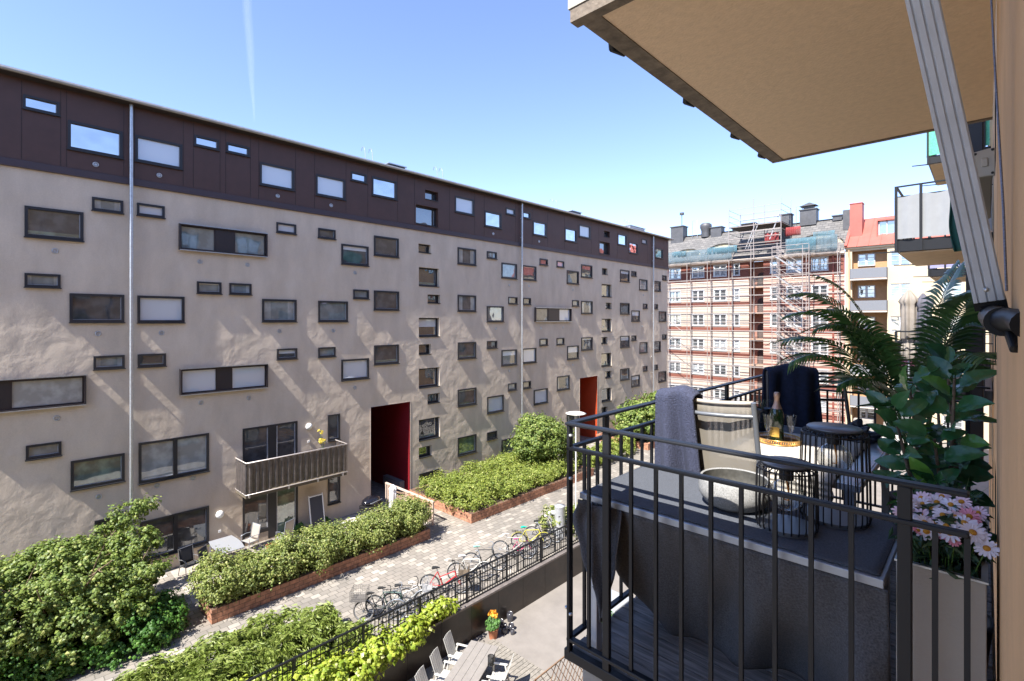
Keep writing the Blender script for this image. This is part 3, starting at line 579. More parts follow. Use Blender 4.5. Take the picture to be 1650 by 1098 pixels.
# the furnished balcony
FL = -1.55
nb = thing('furnished_balcony', 'balcony with black steel railing and grey plank floor holding the table and chairs', 'balcony', (0,0,0))
RX0, RX1, RY0, RY1 = -1.43, -.035, 1.894, 4.95
def planks():
    m = bpy.data.materials.new('grey_planks'); m.use_nodes = True; n = m.node_tree.nodes; l = m.node_tree.links; b = n["Principled BSDF"]
    tc = n.new("ShaderNodeTexCoord"); mp = n.new("ShaderNodeMapping"); mp.inputs["Scale"].default_value = (1.2, 14, 6); l.new(tc.outputs["Object"], mp.inputs[0])
    nz = n.new("ShaderNodeTexNoise"); nz.inputs["Scale"].default_value = 3; nz.inputs["Detail"].default_value = 9; nz.inputs["Distortion"].default_value = 1.2; l.new(mp.outputs[0], nz.inputs[0])
    g = n.new("ShaderNodeNewGeometry"); cr = n.new("ShaderNodeValToRGB"); cr.color_ramp.elements[0].color = (.12,.115,.11,1); cr.color_ramp.elements[1].color = (.46,.44,.42,1); cr.color_ramp.elements[0].position = .25; cr.color_ramp.elements[1].position = .8
    l.new(nz.outputs[0], cr.inputs[0]); mu = n.new("ShaderNodeMixRGB"); mu.blend_type = 'MULTIPLY'; mu.inputs[0].default_value = .32; l.new(cr.outputs[0], mu.inputs[1]); l.new(g.outputs["Random Per Island"], mu.inputs[2]); l.new(mu.outputs[0], b.inputs["Base Color"])
    b.inputs["Roughness"].default_value = .8; bp = n.new("ShaderNodeBump"); bp.inputs["Strength"].default_value = .6; bp.inputs["Distance"].default_value = .004; l.new(nz.outputs[0], bp.inputs["Height"]); l.new(bp.outputs[0], b.inputs["Normal"])
    return m
M_plank = planks(); mb = MB(); y = RY0+.02
while y < RY1-.05: mb.box(RX0+.0, .02, y, y+.109, FL-.028, FL); y += .118
mb.build('plank_floor', M_plank, nb, bevel=.003)
MB().box(RX0+.03, .03, RY0+.07, RY1, FL-.24, FL-.03).build('slab', M_conc, nb)
mb = MB(); mb.bar((RX0-.01,RY0,-.488),(RX1,RY0,-.488),.042,.014); mb.build('handrail', M_dark, nb, bevel=.005)
mb = MB(); mb.bar((RX0,RY0+.021,-.488),(RX0,RY1,-.488),.042,.014); mb.build('handrail', M_dark, nb, bevel=.005)
mb = MB(); mb.bar((RX0,RY1,-.488),(.02,RY1,-.488),.042,.014); mb.build('handrail', M_dark, nb, bevel=.005)
for z in (-.602, FL+.05):
    mb = MB(); hh = .016; mb.bar((RX0-.005,RY0,z),(RX1,RY0,z),.03,hh,); mb.build('lower_rail', M_dark, nb, bevel=.004)
    mb = MB(); mb.bar((RX0,RY0+.016,z),(RX0,RY1,z),.03,hh); mb.build('lower_rail', M_dark, nb, bevel=.004)
    mb = MB(); mb.bar((RX0,RY1,z),(.02,RY1,z),.03,hh); mb.build('lower_rail', M_dark, nb, bevel=.004)
MB().box(RX0-.02,RX1,RY0-.012,RY0+.03,FL-.05,FL-.0).build('floor_edging', M_dark, nb, bevel=.004)
post = lambda x, y, w_, d_, z0, z1: MB().box(x-w_/2,x+w_/2,y-d_/2,y+d_/2,z0,z1).build('post', M_dark, nb, bevel=.004)
post(RX0+.006, RY0+.0, .018, .03, FL-.01, -.496)
post(-1.222, RY0+.002, .036, .022, FL-.35, -.496); post(-.178, RY0+.002, .036, .022, FL-.35, -.496)
for y in (2.21, 3.87, 4.74): post(RX0, y, .022, .036, FL-.02, -.496)
post(-.1, RY1, .03, .02, FL-.02, -.496)
def baluster(x, y, z0=FL+.056, z1=-.606): MB().box(x-.007,x+.007,y-.007,y+.007,z0,z1).build('baluster', M_dark, nb)
for r_ in (-.6948,-.5803,-.5198,-.4623,-.4005,-.3421,-.2825,-.224,-.1647,-.0573,-.0209): baluster(r_*RY0, RY0)
y = 2.02
while y < RY1-.05:
    if abs(y-2.21) > .04 and abs(y-3.87) > .04: baluster(RX0, y)
    y += .113
x = RX0+.11
while x < 0: baluster(x, RY1); x += .111
mb = MB()
for (x, y, z) in ((RX0+.02,RY0-.012,-.54),(RX0+.02,RY0-.012,-.74),(RX0+.02,RY0-.012,-1.375),(RX0-.012,RY0+.0,-1.36)): mb.lathe((x,y,z-.008), [(.001,0),(.009,.004),(.010,.008),(.009,.013),(.001,.016)], 12)
mb.build('bolt', M_galv, nb)

def wall_balcony(y0, y1, zf, label, clad, cladz=.92, x0=-1.43, rail=True):
    b = thing('wall_balcony', label, 'balcony', (0,y0,zf), 0, 'balconies along the ochre wall'); D_ = y1-y0
    MB().box(x0,.09,0,D_,-.12,.14).build('edge_beam', M_dark, b, bevel=.01)
    mb = MB()
    for i in range(9): mb.box(x0+.05,.09,.04+i*(D_-.08)/9,.03+(i+1)*(D_-.08)/9,-.15,-.122)
    mb.build('soffit_boards', mat('soffit_wood', (.6,.44,.27), .7, var=.1, vscale=4), b)
    mb = MB(); mb.bar((x0,0,1.3),(.09,0,1.3),.04,.03); mb.bar((x0,0,1.3),(x0,D_,1.3),.04,.03); mb.bar((x0,D_,1.3),(.09,D_,1.3),.04,.03)
    mb.bar((x0,0,1.08),(.09,0,1.08),.025,.02); mb.bar((x0,0,1.08),(x0,D_,1.08),.025,.02); mb.build('handrail', M_dark, b)
    for x in (x0, x0+.42, x0+.95, -.05): MB().box(x-.025,x+.025,-.09,-.055,-.12,1.3).build('post', M_dark, b)
    for y in (D_*.5, D_): MB().box(x0-.02,x0+.02,y-.03,y+.03,0,1.3).build('post', M_dark, b)
    if clad:
        def fw(u, v): return (x0-.03+u*(-x0+.1), -.035+.012*math.sin(u*29), .16+v*(cladz-.02*math.sin(u*17)))
        MB().grid(fw, 40, 3, False).build('front_cloth', clad, b, solid=.006)
        def fs(u, v): return (x0-.035-.012*math.sin(u*31), u*D_, .16+v*cladz)
        MB().grid(fs, 40, 3, False).build('side_cloth', clad, b, solid=.006)
    else:
        mb = MB()
        for i in range(13): mb.box(x0+i*.115-.007,x0+i*.115+.007,-.007,.007,.1,1.08)
        for i in range(int(D_/.115)): mb.box(x0-.007,x0+.007,i*.115-.007,i*.115+.007,.1,1.08)
        mb.build('balusters', M_dark, b)
    for y in (.05, D_-.1): MB().add([(x0-.42,y-.1,-.10),(x0,y-.03,-.11),(x0,y+.06,-.11),(x0-.42,y-.04,-.10)], [(0,1,2,3)]).build('bracket_arm', M_dark, b, solid=.02)
    return b
M_wcloth = mat('white_screen_cloth', (.25,.265,.285), .8, var=.05, vscale=6); M_gcloth = mat('green_screen_cloth', (.10,.45,.30), .7, var=.25, vscale=20)
M_lcloth = mat('lilac_screen_cloth', (.25,.25,.45), .8)
wall_balcony(13.7, 17.3, 1.6, 'balcony on the ochre wall wrapped in white screen cloth', M_wcloth)
wall_balcony(21.8, 25.4, 5.35, 'high balcony on the ochre wall wrapped in green screen cloth', M_gcloth, 1.05)
wall_balcony(22.2, 25.6, 1.6, 'farther balcony with dark edge and lilac screen seen below the white one', M_lcloth, .5)
wall_balcony(13.7, 17.3, -1.55, 'balcony with two folded parasols at the level of the table', None)
wall_balcony(22.2, 25.6, -1.55, 'farther bare balcony behind the one with folded parasols', None)
# folded parasols standing on the next balcony
def parasol(name, label, x, y, z, h, r_, m_, group, low=.3, seed=1):
    t = thing(name, label, 'parasol', (x,y,z), 0, group)
    def j(a, zz): return 1+.16*math.sin(a*7+seed)+.1*math.sin(a*4+zz*5)
    MB().tube([(0,0,0),(0,0,h)], .02, 8).build('pole', M_alu, t)
    pr = [(r_*.75,h*low),(r_*1.08,h*(low+.05)),(r_*.9,h*(low+.14)),(r_*.62,h*(low+.17)),(r_*1.0,h*(low+.2)),(r_*1.0,h*.80),(r_*.98,h*.85),(r_*1.22,h*.88),(r_*.95,h*.92),(r_*.5,h*.965),(r_*.12,h)]
    MB().lathe((0,0,0), pr, 40, False, True, j).build('canopy', m_, t); return t
parasol('folded_parasol', 'folded beige parasol on the next balcony in front of the yellow house', -1.24, 13.95, -1.5, 2.17, .135, mat('beige_cloth', (.27,.24,.21), .9, var=.12, vscale=9), 'folded parasols on the next balcony')
parasol('folded_parasol', 'folded grey parasol on the next balcony beside the beige one', -1.0, 13.98, -1.5, 2.08, .125, mat('grey_cloth', (.10,.10,.13), .9, var=.12, vscale=9), 'folded parasols on the next balcony', .28, 3)
pt = thing('pink_flower_pots', 'pink flowers in pots behind the railing of the next balcony', 'plant', (-1.1, 14.3, -1.5))
leafcloud('flowers', leafmat('pink_petal', (.75,.25,.35), (.85,.5,.55)), pt, [(.0,0,.75,.22,.15,.1),(-.25,.4,.5,.2,.2,.1),(.3,.5,.55,.15,.2,.1)], 600, .05, 5, 20, .07)
leafcloud('leaves', leafmat('pot_leaf', (.04,.1,.02), (.1,.2,.05)), pt, [(.0,.1,.5,.25,.2,.25)], 400, .06, 6, 20, .1)
# dark green hanging cloth, black downpipe, cassette and arm of the awning
gc = thing('hanging_green_cloth', 'dark green cloth bunched behind the metal awning arm', 'cloth', (-.27, 7.4, 1.56))
def gcf(u, v):
    wd = .02+.16*math.sin(min(1, v*1.15)*PI*.55); return (-.05+u*wd+.015*math.sin(v*7)+.05*v, .03*math.sin(u*14), -v*.8)
MB().grid(gcf, 20, 14).build('cloth', mat('dark_green_cloth', (.01,.07,.055), .85), gc, solid=.01).location = (0,0,0)
dp = MB().box(-.14,-.02,6.2,6.33,-1.4,2.4).build('black_wall_post', M_black, None, bevel=.01); tag(dp, 'black vertical post on the ochre wall behind the plants', 'post')
M_cass = mat('cassette_grey', (.42,.40,.37), .5, .1, var=.05)
aw = thing('awning_cassette', 'grey awning cassette with a rounded screwed end plate under the balcony above', 'awning', (0,3.32,.755))
pl = [(-.075,-.045),(-.075,.03),(-.045,.058),(.0,.066),(.03,.066),(.03,-.066),(-.04,-.066)]
mb = MB(); mb.M = Matrix.Rotation(R(90), 4, 'X'); mb.prism([(x, y) for x, y in pl], 0, .02); mb.build('end_plate', M_cass, aw, bevel=.004)
mb = MB(); mb.box(-.02,.005,-.028,-.02,-.02,.022); mb.build('end_cover', M_cass, aw, bevel=.006)
mb = MB()
for x, z in ((-.04,.047),(.02,.057),(-.04,-.054),(.02,-.054)):
    mb.M = Matrix.Translation((x,-.021,z)) @ Matrix.Rotation(R(90), 4, 'X'); mb.disc((0,0,0), .006, .004, 8)
mb.build('screw', M_black, aw)
mb = MB(); mb.box(-.055,.02,.0,1.45,-.055,.045); mb.box(-.065,-.055,.0,1.45,-.03,.0); mb.build('cassette_body', mat('cassette_dark', (.24,.22,.2), .5), aw, bevel=.01)
# awning arm in front of the camera
ar = thing('support_strut', 'ribbed aluminium strut with a black joint leaning out from the ochre wall', 'strut', (0,0,0))
A0 = Vector((.0028, 1.038, .030)); A1 = Vector((-.0656, .903, .449)); ax = (A1-A0).normalized(); A2 = A0+ax*1.05
side = ((A0+A1)*.5).cross(ax).normalized(); nrm = ax.cross(side)
def armbox(mb, a, b, s0, s1, n0, n1):
    vs = [p+side*s+nrm*n for p in (a, b) for s, n in ((s0,n0),(s1,n0),(s1,n1),(s0,n1))]
    mb.add(vs, [(0,3,2,1),(4,5,6,7),(0,1,5,4),(1,2,6,5),(2,3,7,6),(3,0,4,7)])
mb = MB(); armbox(mb, A0, A2, -.0175, .0175, -.010, .010)
for s0, s1 in ((-.0175,-.0125),(-.0105,-.0025),(-.0005,.0075),(.0095,.0160)):
    armbox(mb, A0+ax*.001, A2-ax*.001, s0, s1, -.0125, -.0101); armbox(mb, A0+ax*.001, A2-ax*.001, s0, s1, .0101, .0125)
mb.build('aluminium_profile', mat('strut_aluminium', (.46,.50,.57), .45, .1, var=.08, vscale=30), ar, bevel=.0008)
M_jt = mat('joint_black', (.006,.007,.009), .5, 0., spec=.25, var=.5, vscale=40)
mb = MB(); J = Vector((.0150, .880, -.002)); Wp = Vector((.034, .80, -.005))
armbox(mb, A0-ax*.012, A0+ax*.001, -.0182, .0182, -.011, .011)
mb.tube([A0-ax*.006, A0-ax*.026+side*.001, A0.lerp(J,.55)-ax*.014, J], [.0165,.018,.018,.0185], 18); mb.build('elbow', M_jt, ar)
mb = MB(); mb.tube([J+Vector((.002,0,.002)), J.lerp(Wp,.5)+Vector((.002,0,.004)), Wp], [.015,.013,.016], 14); mb.bar(J+Vector((.006,-.004,-.008)), J+Vector((.012,-.03,-.034)), .013, .013); mb.build('wall_bracket', M_jt, ar, bevel=.003)
mb = MB(); cdir = (-J).normalized(); mb.M = Matrix.Translation(J+cdir*.0175) @ cdir.to_track_quat('Z','Y').to_matrix().to_4x4(); mb.disc((0,0,0), .0058, .003, 20); mb.build('pivot_pin', M_galv, ar)
mb = MB(); mb.M = Matrix.Translation(A0+ax*.02-nrm*.0125-side*.001) @ (-nrm).to_track_quat('Z','Y').to_matrix().to_4x4(); mb.lathe((0,0,0), [(.0035,0),(.003,.002),(.0,.003)], 10); mb.build('rivet', M_galv, ar)
cb = thing('steel_cable', 'thin steel cable hanging beside the ochre wall', 'cable', (0,0,0))
MB().tube([(.0035,1.62,.86),(.0135,1.45,.50),(.0215,1.25,.20),(.0245,1.2,.05)], .0022, 6).build('wire', mat('wire', (.2,.2,.22), .4, .6, var=.4, vscale=300), cb)

# ------------------------------------------------------------------ striped house behind scaffolding
def bandmat(name, base, red, bands, red_above=None):
    m = bpy.data.materials.new(name); m.use_nodes = True; n = m.node_tree.nodes; l = m.node_tree.links; b = n["Principled BSDF"]
    tc = n.new("ShaderNodeTexCoord"); sx = n.new("ShaderNodeSeparateXYZ"); l.new(tc.outputs["Object"], sx.inputs[0])
    def mth(op, a, b_=None):
        q = n.new("ShaderNodeMath"); q.operation = op
        for i, v in enumerate((a, b_)):
            if v is None: continue
            if isinstance(v, (int, float)): q.inputs[i].default_value = v
            else: l.new(v, q.inputs[i])
        return q.outputs[0]
    fr = mth('FRACT', mth('DIVIDE', mth('ADD', sx.outputs[2], 310), 3.1)); cr = n.new("ShaderNodeValToRGB"); cr.color_ramp.interpolation = 'CONSTANT'; e = cr.color_ramp.elements
    e[0].position = 0; e[0].color = (0,0,0,1); e.remove(e[1])
    for (a, b2, v) in bands:
        q = e.new(a); q.color = (v,v,v,1); q = e.new(b2); q.color = (0,0,0,1)
    l.new(fr, cr.inputs[0]); msk = cr.outputs[0]
    if red_above: msk = mth('MAXIMUM', msk, mth('MULTIPLY', mth('GREATER_THAN', sx.outputs[2], red_above), mth('LESS_THAN', sx.outputs[2], 7.0)))
    nz = n.new("ShaderNodeTexNoise"); nz.inputs["Scale"].default_value = 1.2; nz.inputs["Detail"].default_value = 6; l.new(tc.outputs["Object"], nz.inputs[0])
    mx = n.new("ShaderNodeMixRGB"); l.new(msk, mx.inputs[0]); mx.inputs[1].default_value = (*base, 1); mx.inputs[2].default_value = (*red, 1)
    c2 = n.new("ShaderNodeValToRGB"); c2.color_ramp.elements[0].color = (.82,.82,.82,1); c2.color_ramp.elements[1].color = (1.1,1.1,1.1,1); l.new(nz.outputs[0], c2.inputs[0])
    mu = n.new("ShaderNodeMixRGB"); mu.blend_type = 'MULTIPLY'; mu.inputs[0].default_value = 1; l.new(mx.outputs[0], mu.inputs[1]); l.new(c2.outputs[0], mu.inputs[2]); l.new(mu.outputs[0], b.inputs["Base Color"])
    b.inputs["Roughness"].default_value = .9; return m
M_bandL = bandmat('striped_render', (.46,.405,.34), (.19,.065,.045), [(.06,.075,.6),(.155,.175,.8),(.31,.33,.9),(.44,.46,.8),(.53,.56,1),(.575,.71,1),(.725,.75,1),(.81,.83,.8),(.92,.94,.8)], 4.85)
M_bandR = bandmat('striped_render_right', (.45,.35,.29), (.21,.075,.055), [(.03,.10,.85),(.17,.21,.9),(.29,.36,.9),(.44,.46,.9),(.50,.68,1),(.70,.73,1),(.78,.82,.85),(.87,.95,.85)], 4.85)
YF = 63.0
sh = thing('striped_house', 'cream and brick red striped apartment house under repair with dark shingled mansard roof', 'building', (0,0,0))
colsL = [(-31.8,1.5),(-30.0,1.5),(-26.9,1.5),(-24.1,1.5),(-22.1,.62)]; colsR = [(-17.9,.68),(-15.8,1.5),(-13.3,1.5)]
rows = [6.15, 3.1, 0, -3.1, -6.2, -9.3]
def holedY(x0, x1, z0, z1, holes, y):
    mb0 = holed(x0, x1, z0, z1, holes, 0); m2 = MB(); m2.v = [(p[1], y, p[2]) for p in mb0.v]; m2.f = [tuple(reversed(f)) for f in mb0.f]; m2.f = [tuple(f) for f in m2.f]; m2.sm = mb0.sm; return m2
HH = .68
hl = [(x-w_/2, x+w_/2, z-HH, z+HH) for x, w_ in colsL[1:] for z in rows]; hr = [(x-w_/2, x+w_/2, z-HH, z+HH) for x, w_ in colsR for z in rows]
holedY(-36, -20.66, -12.5, 7.1, hl, YF).build('left_wall', M_bandL, sh); holedY(-19.06, -10.95, -12.5, 7.1, hr, YF).build('right_wall', M_bandR, sh)
M_niche = mat('terracotta_render', (.38,.17,.115), .85, var=.1, vscale=2)
mb = MB(); mb.quad((-20.66,YF,-12.5),(-20.66,YF,7.1),(-20.66,YF+1.6,7.1),(-20.66,YF+1.6,-12.5)); mb.quad((-19.06,YF,-12.5),(-19.06,YF+1.6,-12.5),(-19.06,YF+1.6,7.1),(-19.06,YF,7.1)); mb.quad((-20.66,YF+1.6,-12.5),(-20.66,YF+1.6,7.1),(-19.06,YF+1.6,7.1),(-19.06,YF+1.6,-12.5))
mb.build('stair_niche', M_niche, sh)
for z in (4.6, 1.5, -1.6, -4.7, -7.8):
    mb = MB(); mb.box(-20.66,-19.06,YF+.02,YF+1.55,z-.75,z-.6); nbx = mb.build('niche_balcony', mat('niche_slab', (.45,.3,.22), .8), sh)
    mb = MB()
    for i in range(12): mb.box(-20.6+i*.135,-20.56+i*.135,YF-.0,YF+.03,z-.6,z+.3)
    mb.box(-20.66,-19.06,YF-.01,YF+.04,z+.3,z+.36); mb.build('railing', mat('niche_rail', (.3,.26,.23), .5, .4), nbx)

    pts = [(-20.2+.8*0,z-.6),(-19.3,z-.6),(-19.3,z+.7)]+[(-19.75+.45*math.cos(a*PI/8), z+.7+.45*math.sin(a*PI/8)) for a in range(1,8)]+[(-20.2,z+.7)]
    MB().add([(x, YF+1.57, q) for x, q in pts], [tuple(range(len(pts)))]).build('arched_door', mat('niche_door', (.06,.03,.025), .6), nbx)
M_wfr = mat('white_window_frame', (.5,.5,.5), .5); P['f'] = panemat('pane_far', (.04,.05,.055), .3, vary=.5); P['fb'] = panemat('pane_far_pale', (.35,.38,.4), .3, vary=.2)
def farwin(x, z, w_, h, parent, y=YF, frame=None, pk='f', sur=True, mull=True):
    mb = MB(); a, b, c, d = x-w_/2, x+w_/2, z-h/2, z+h/2; t = .09; y0, y1 = y+.06, y+.16
    mb.box(a,b,y0,y1,d-t,d); mb.box(a,b,y0,y1,c,c+t); mb.box(a,a+t,y0,y1,c+t,d-t); mb.box(b-t,b,y0,y1,c+t,d-t)
    if w_ > 1: mb.box(x-.09,x+.09,y0-.03,y1,c+t,d-t)
    if mull:
        for zz in (c+(d-c)*.36, c+(d-c)*.66): mb.box(a+t,b-t,y0+.02,y1-.02,zz-.02,zz+.02)
    if sur:
        mb.box(a-.1,b+.1,y-.05,y+.05,d,d+.1); mb.box(a-.12,b+.12,y-.08,y+.05,c-.1,c); mb.box(a-.08,a,y-.03,y+.03,c,d); mb.box(b,b+.08,y-.03,y+.03,c,d)
    f_ = mb.build('window', frame or M_wfr, parent); MB().quad((a,y1-.02,c),(a,y1-.02,d),(b,y1-.02,d),(b,y1-.02,c)).build('pane', P[pk], f_)
rr = random.Random(5)
for x, w_ in colsL[1:]+colsR:
    for z in rows: farwin(x, z, w_, HH*2, sh, pk='fb' if (z > 6 and rr.random() < .6) or rr.random() < .18 else 'f')
mb = MB(); mb.box(-36,-10.95,YF-.35,YF+.1,7.1,7.35); mb.box(-36,-10.95,YF-.12,YF+.05,6.95,7.1); mb.build('cornice', mat('cornice', (.62,.5,.42), .8), sh)
mb = MB(); mb.box(-36,-20.7,YF-.06,YF+.02,4.72,4.85); mb.box(-19,-10.95,YF-.06,YF+.02,4.72,4.85); mb.build('string_course', mat('cornice'), sh)
def shingle():
    m = bpy.data.materials.new('shingles'); m.use_nodes = True; n = m.node_tree.nodes; l = m.node_tree.links; b = n["Principled BSDF"]
    tc = n.new("ShaderNodeTexCoord"); bt = n.new("ShaderNodeTexBrick"); mp = n.new("ShaderNodeMapping"); mp.inputs["Rotation"].default_value = (R(90),0,0); l.new(tc.outputs["Object"], mp.inputs[0]); l.new(mp.outputs[0], bt.inputs[0])
    bt.inputs["Scale"].default_value = 1; bt.inputs["Brick Width"].default_value = .6; bt.inputs["Row Height"].default_value = .3; bt.inputs["Mortar Size"].default_value = .03
    bt.inputs["Color1"].default_value = (.17,.16,.15,1); bt.inputs["Color2"].default_value = (.115,.11,.105,1); bt.inputs["Mortar"].default_value = (.07,.068,.065,1); l.new(bt.outputs[0], b.inputs["Base Color"]); b.inputs["Roughness"].default_value = .8; return m
M_shin = shingle()
RZ, RY = 11.65, 67.5
mb = MB(); mb.quad((-36,YF-.3,7.35),(-10.95,YF-.3,7.35),(-10.95,RY,RZ),(-36,RY,RZ)); mb.quad((-36,RY,RZ),(-10.95,RY,RZ),(-10.95,74,10),(-36,74,10)); rf = mb.build('roof', M_shin, sh)
mb = MB(); mb.box(-36,-10.95,RY-.15,RY+.15,RZ-.05,RZ+.08); mb.build('ridge', M_dark, sh)
slope = (RZ-7.35)/(RY-YF+.3)
def rooz(y): return 7.35+(y-YF+.3)*slope
for x, wd, hh in ((-28.6,1.7,1.0),(-24.0,2.1,1.25),(-13.6,2.2,1.2)):

    yb = YF+.9; z0 = rooz(yb)
    def fr(u, v):
        a = PI*(1-u); return (x+math.cos(a)*wd*1.12, yb-.1+v*3.2, z0-.1+math.sin(a)*hh*(1-.0*v)+.05)
    dr = MB().grid(fr, 14, 1).build('dormer', M_shin, sh)
    pts = [(x+math.cos(a*PI/12)*wd*1.1, z0-.1+math.sin(a*PI/12)*hh) for a in range(13)]
    MB().add([(p, yb, q) for p, q in pts], [tuple(range(12,-1,-1))]).build('dormer_front', mat('pale_board', (.62,.52,.33), .8, var=.1), dr)
    mb = MB(); mb.box(x-wd*.85,x+wd*.85,yb-.04,yb-.01,z0-.1,z0+hh*.55); mb.build('dormer_opening', mat('dark_opening', (.02,.015,.01), .9), dr)
    mb = MB(); mb.tube([(x+math.cos(a*PI/12)*wd*1.12, yb-.12, z0-.08+math.sin(a*PI/12)*(hh+.03)) for a in range(13)], .06, 6); mb.build('dormer_edge', M_shin, dr)
M_chim = mat('chimney_sheet', (.09,.09,.095), .55, .3, var=.2, vscale=2)
for (x, y, sx, sy, z0, z1, kind) in ((-31.4,67.2,1.8,1.4,10.6,13.0,'box'),(-27.6,67.2,1.1,1.1,11.2,12.3,'cowl'),(-26.1,67.4,1.4,1.2,11,12.3,'box'),(-24.0,67.6,.5,.5,11,12.2,'pipe'),(-17.2,65.4,1.1,1.1,8.8,12.4,'box'),(-15.3,67.4,1.7,1.3,11.2,13.0,'hat'),(-22.0,67.2,1.6,1.2,11,12.2,'box'),(-12.4,67.4,.9,.8,11.4,11.9,'box')):
    mb = MB()
    if kind == 'pipe': mb.lathe((x,y,z0), [(.25,0),(.25,z1-z0-.15),(.42,z1-z0-.12),(.42,z1-z0)], 14, True, True)
    elif kind == 'cowl': mb.lathe((x,y,z0), [(.6,0),(.6,z1-z0-.2),(.75,z1-z0+.2),(.75,z1-z0+.6),(.5,z1-z0+.8)], 18, True, True)
    else:
        mb.box(x-sx/2,x+sx/2,y-sy/2,y+sy/2,z0,z1); mb.box(x-sx/2-.1,x+sx/2+.1,y-sy/2-.1,y+sy/2+.1,z1+.005,z1+.12)
        if kind == 'hat': mb.box(x-.5,x+.5,y-.4,y+.4,z1+.12,z1+.5); mb.add([(x-.9,y-.7,z1+.5),(x+.9,y-.7,z1+.5),(x+.9,y+.7,z1+.5),(x-.9,y+.7,z1+.5),(x,y,z1+1.0)],[(0,1,4),(1,2,4),(2,3,4),(3,0,4),(3,2,1,0)])
    c_ = mb.build('chimney', M_chim, sh)
mb = MB(); mb.tube([(-30.9,67,13),(-30.9,67,15)], .05, 6); mb.disc((-30.9,67,14.7), .3, .3, 12); mb.build('mast', M_chim, sh)
mb = MB()
for x0 in (-29.4,-16.6): mb.tube([(x0,67,10.9),(x0,67,13.6),(x0+.7,67,13.6),(x0+.7,67,10.9)], .03, 5); mb.tube([(x0,67,12.3),(x0+.7,67,12.3)], .03, 5)
mb.build('roof_ladder', M_galv, sh)
mb = MB(); mb.tube([(-12.0,YF-.12,7),(-12.0,YF-.12,-12)], .09, 8); mb.build('red_downpipe', mat('pipe_red', (.25,.07,.05), .5), sh)

# scaffolding
M_sc = mat('scaffold_steel', (.33,.29,.27), .5, .2, var=.1)
sf = thing('scaffolding', 'galvanised scaffolding wrapped round the striped house with stairs and blue netting', 'scaffolding', (0,0,0))
xs = [-30.6,-27.6,-25.0,-22.4,-19.9,-17.1,-14.2,-11.3]; Y1, Y2 = 61.3, 62.35
for i, x in enumerate(xs):
    for y in (Y1, Y2): MB().tube([(x,y,-11.8),(x,y,8.7)], .042, 6).build('pole', M_sc, sf)
lv = [-9.6,-7.6,-5.5,-3.4,-1.3,.8,2.9,5.0,7.1]
for z in lv:
    MB().tube([(xs[0]-.5,Y1,z),(xs[-1]+.3,Y1,z)], .032, 5).build('rail', M_sc, sf); MB().tube([(xs[0]-.5,Y2,z),(xs[-1]+.3,Y2,z)], .032, 5).build('rail', M_sc, sf)
    MB().tube([(xs[0]-.5,Y1,z+1.0),(xs[-1]+.3,Y1,z+1.0)], .025, 5).build('rail', M_sc, sf)
    mb = MB()
    for x in xs: mb.tube([(x,Y1,z-.02),(x,Y2,z-.02)], .03, 5)
    mb.build('crossbar', M_sc, sf)
mb = MB(); mb.box(xs[0],xs[-1],Y1+.1,Y2-.1,7.14,7.19); mb.build('platform', mat('scaffold_board', (.4,.33,.25), .8), sf)
mb = MB()
for z in (7.6, 8.1, 8.6): mb.tube([(xs[0]-.5,Y1,z),(xs[-1]+.3,Y1,z)], .03, 5)
mb.build('guard_rail', M_sc, sf)
for i, (x, dz) in enumerate(((xs[0],-6),(xs[0],-3.9),(xs[0],-1.8))): MB().tube([(x,Y1-.05,dz+2),(x+3,Y1-.05,dz)], .03, 5).build('brace', M_sc, sf)
for i, z in enumerate(lv[:-1]):            # stair tower
    mb = MB(); za, zb = lv[i+1], z
    for yo in (59.9, 60.6): mb.bar((-17.0,yo,za),(-14.4,yo,zb), .05, .14)
    for k in range(9): f = (k+.5)/9; mb.box(-17.0+2.6*f-.12,-17.0+2.6*f+.12,59.9,60.6,za+(zb-za)*f-.02,za+(zb-za)*f+.02)
    st = mb.build('stair_flight', mat('stair_alu', (.42,.40,.38), .4, .5), sf)
    mb = MB(); mb.tube([(-17.0,59.9,za+1),(-14.4,59.9,zb+1)], .025, 5); mb.tube([(-17.0,59.9,za+.5),(-14.4,59.9,zb+.5)], .02, 5); mb.build('stair_rail', M_sc, st)
for x in (-17.2,-16.5,-14.2,-13.6):
    MB().tube([(x,59.8,-11.8),(x,59.8,8)], .04, 6).build('pole', M_sc, sf)
mb = MB()
for z in lv:
    for dz in (0,.5,1.0): mb.tube([(-17.2,59.8,z+dz),(-13.6,59.8,z+dz)], .025, 5)
    mb.tube([(-17.2,59.8,z),(-17.2,61.3,z)], .03, 5); mb.tube([(-13.6,59.8,z),(-13.6,61.3,z)], .03, 5)
mb.build('tower_rails', mat('tower_rail', (.42,.36,.34), .5, .4), sf)
# roof tower
txs = [-22.4,-21.2,-18.6,-17.1]
for x in (-22.4,-19.6,-16.7):
    for y in (61.3, 65.2): MB().tube([(x,y,7),(x,y,14.1 if x > -22 else 13.4)], .045, 6).build('pole', M_sc, sf)
mb = MB()
for z in (8.2,8.9,9.6,10.3,11.0,11.7,12.4,13.1):
    mb.tube([(-22.4,61.3,z),(-16.7,61.3,z)], .04 if z < 11.8 else .028, 5)
    if z > 10: mb.tube([(-22.4,61.3,z),(-22.4,65.2,z)], .028, 5); mb.tube([(-16.7,61.3,z),(-16.7,65.2,z)], .028, 5); mb.tube([(-22.4,65.2,z),(-16.7,65.2,z)], .03, 5)
mb.build('tower_rails', M_sc, sf)
mb = MB(); mb.box(-22.4,-16.7,61.5,65,11.05,11.15); mb.box(-22.4,-16.7,61.5,62.3,9.0,9.06); mb.build('platform', mat('platform_dark', (.1,.08,.07), .8), sf)
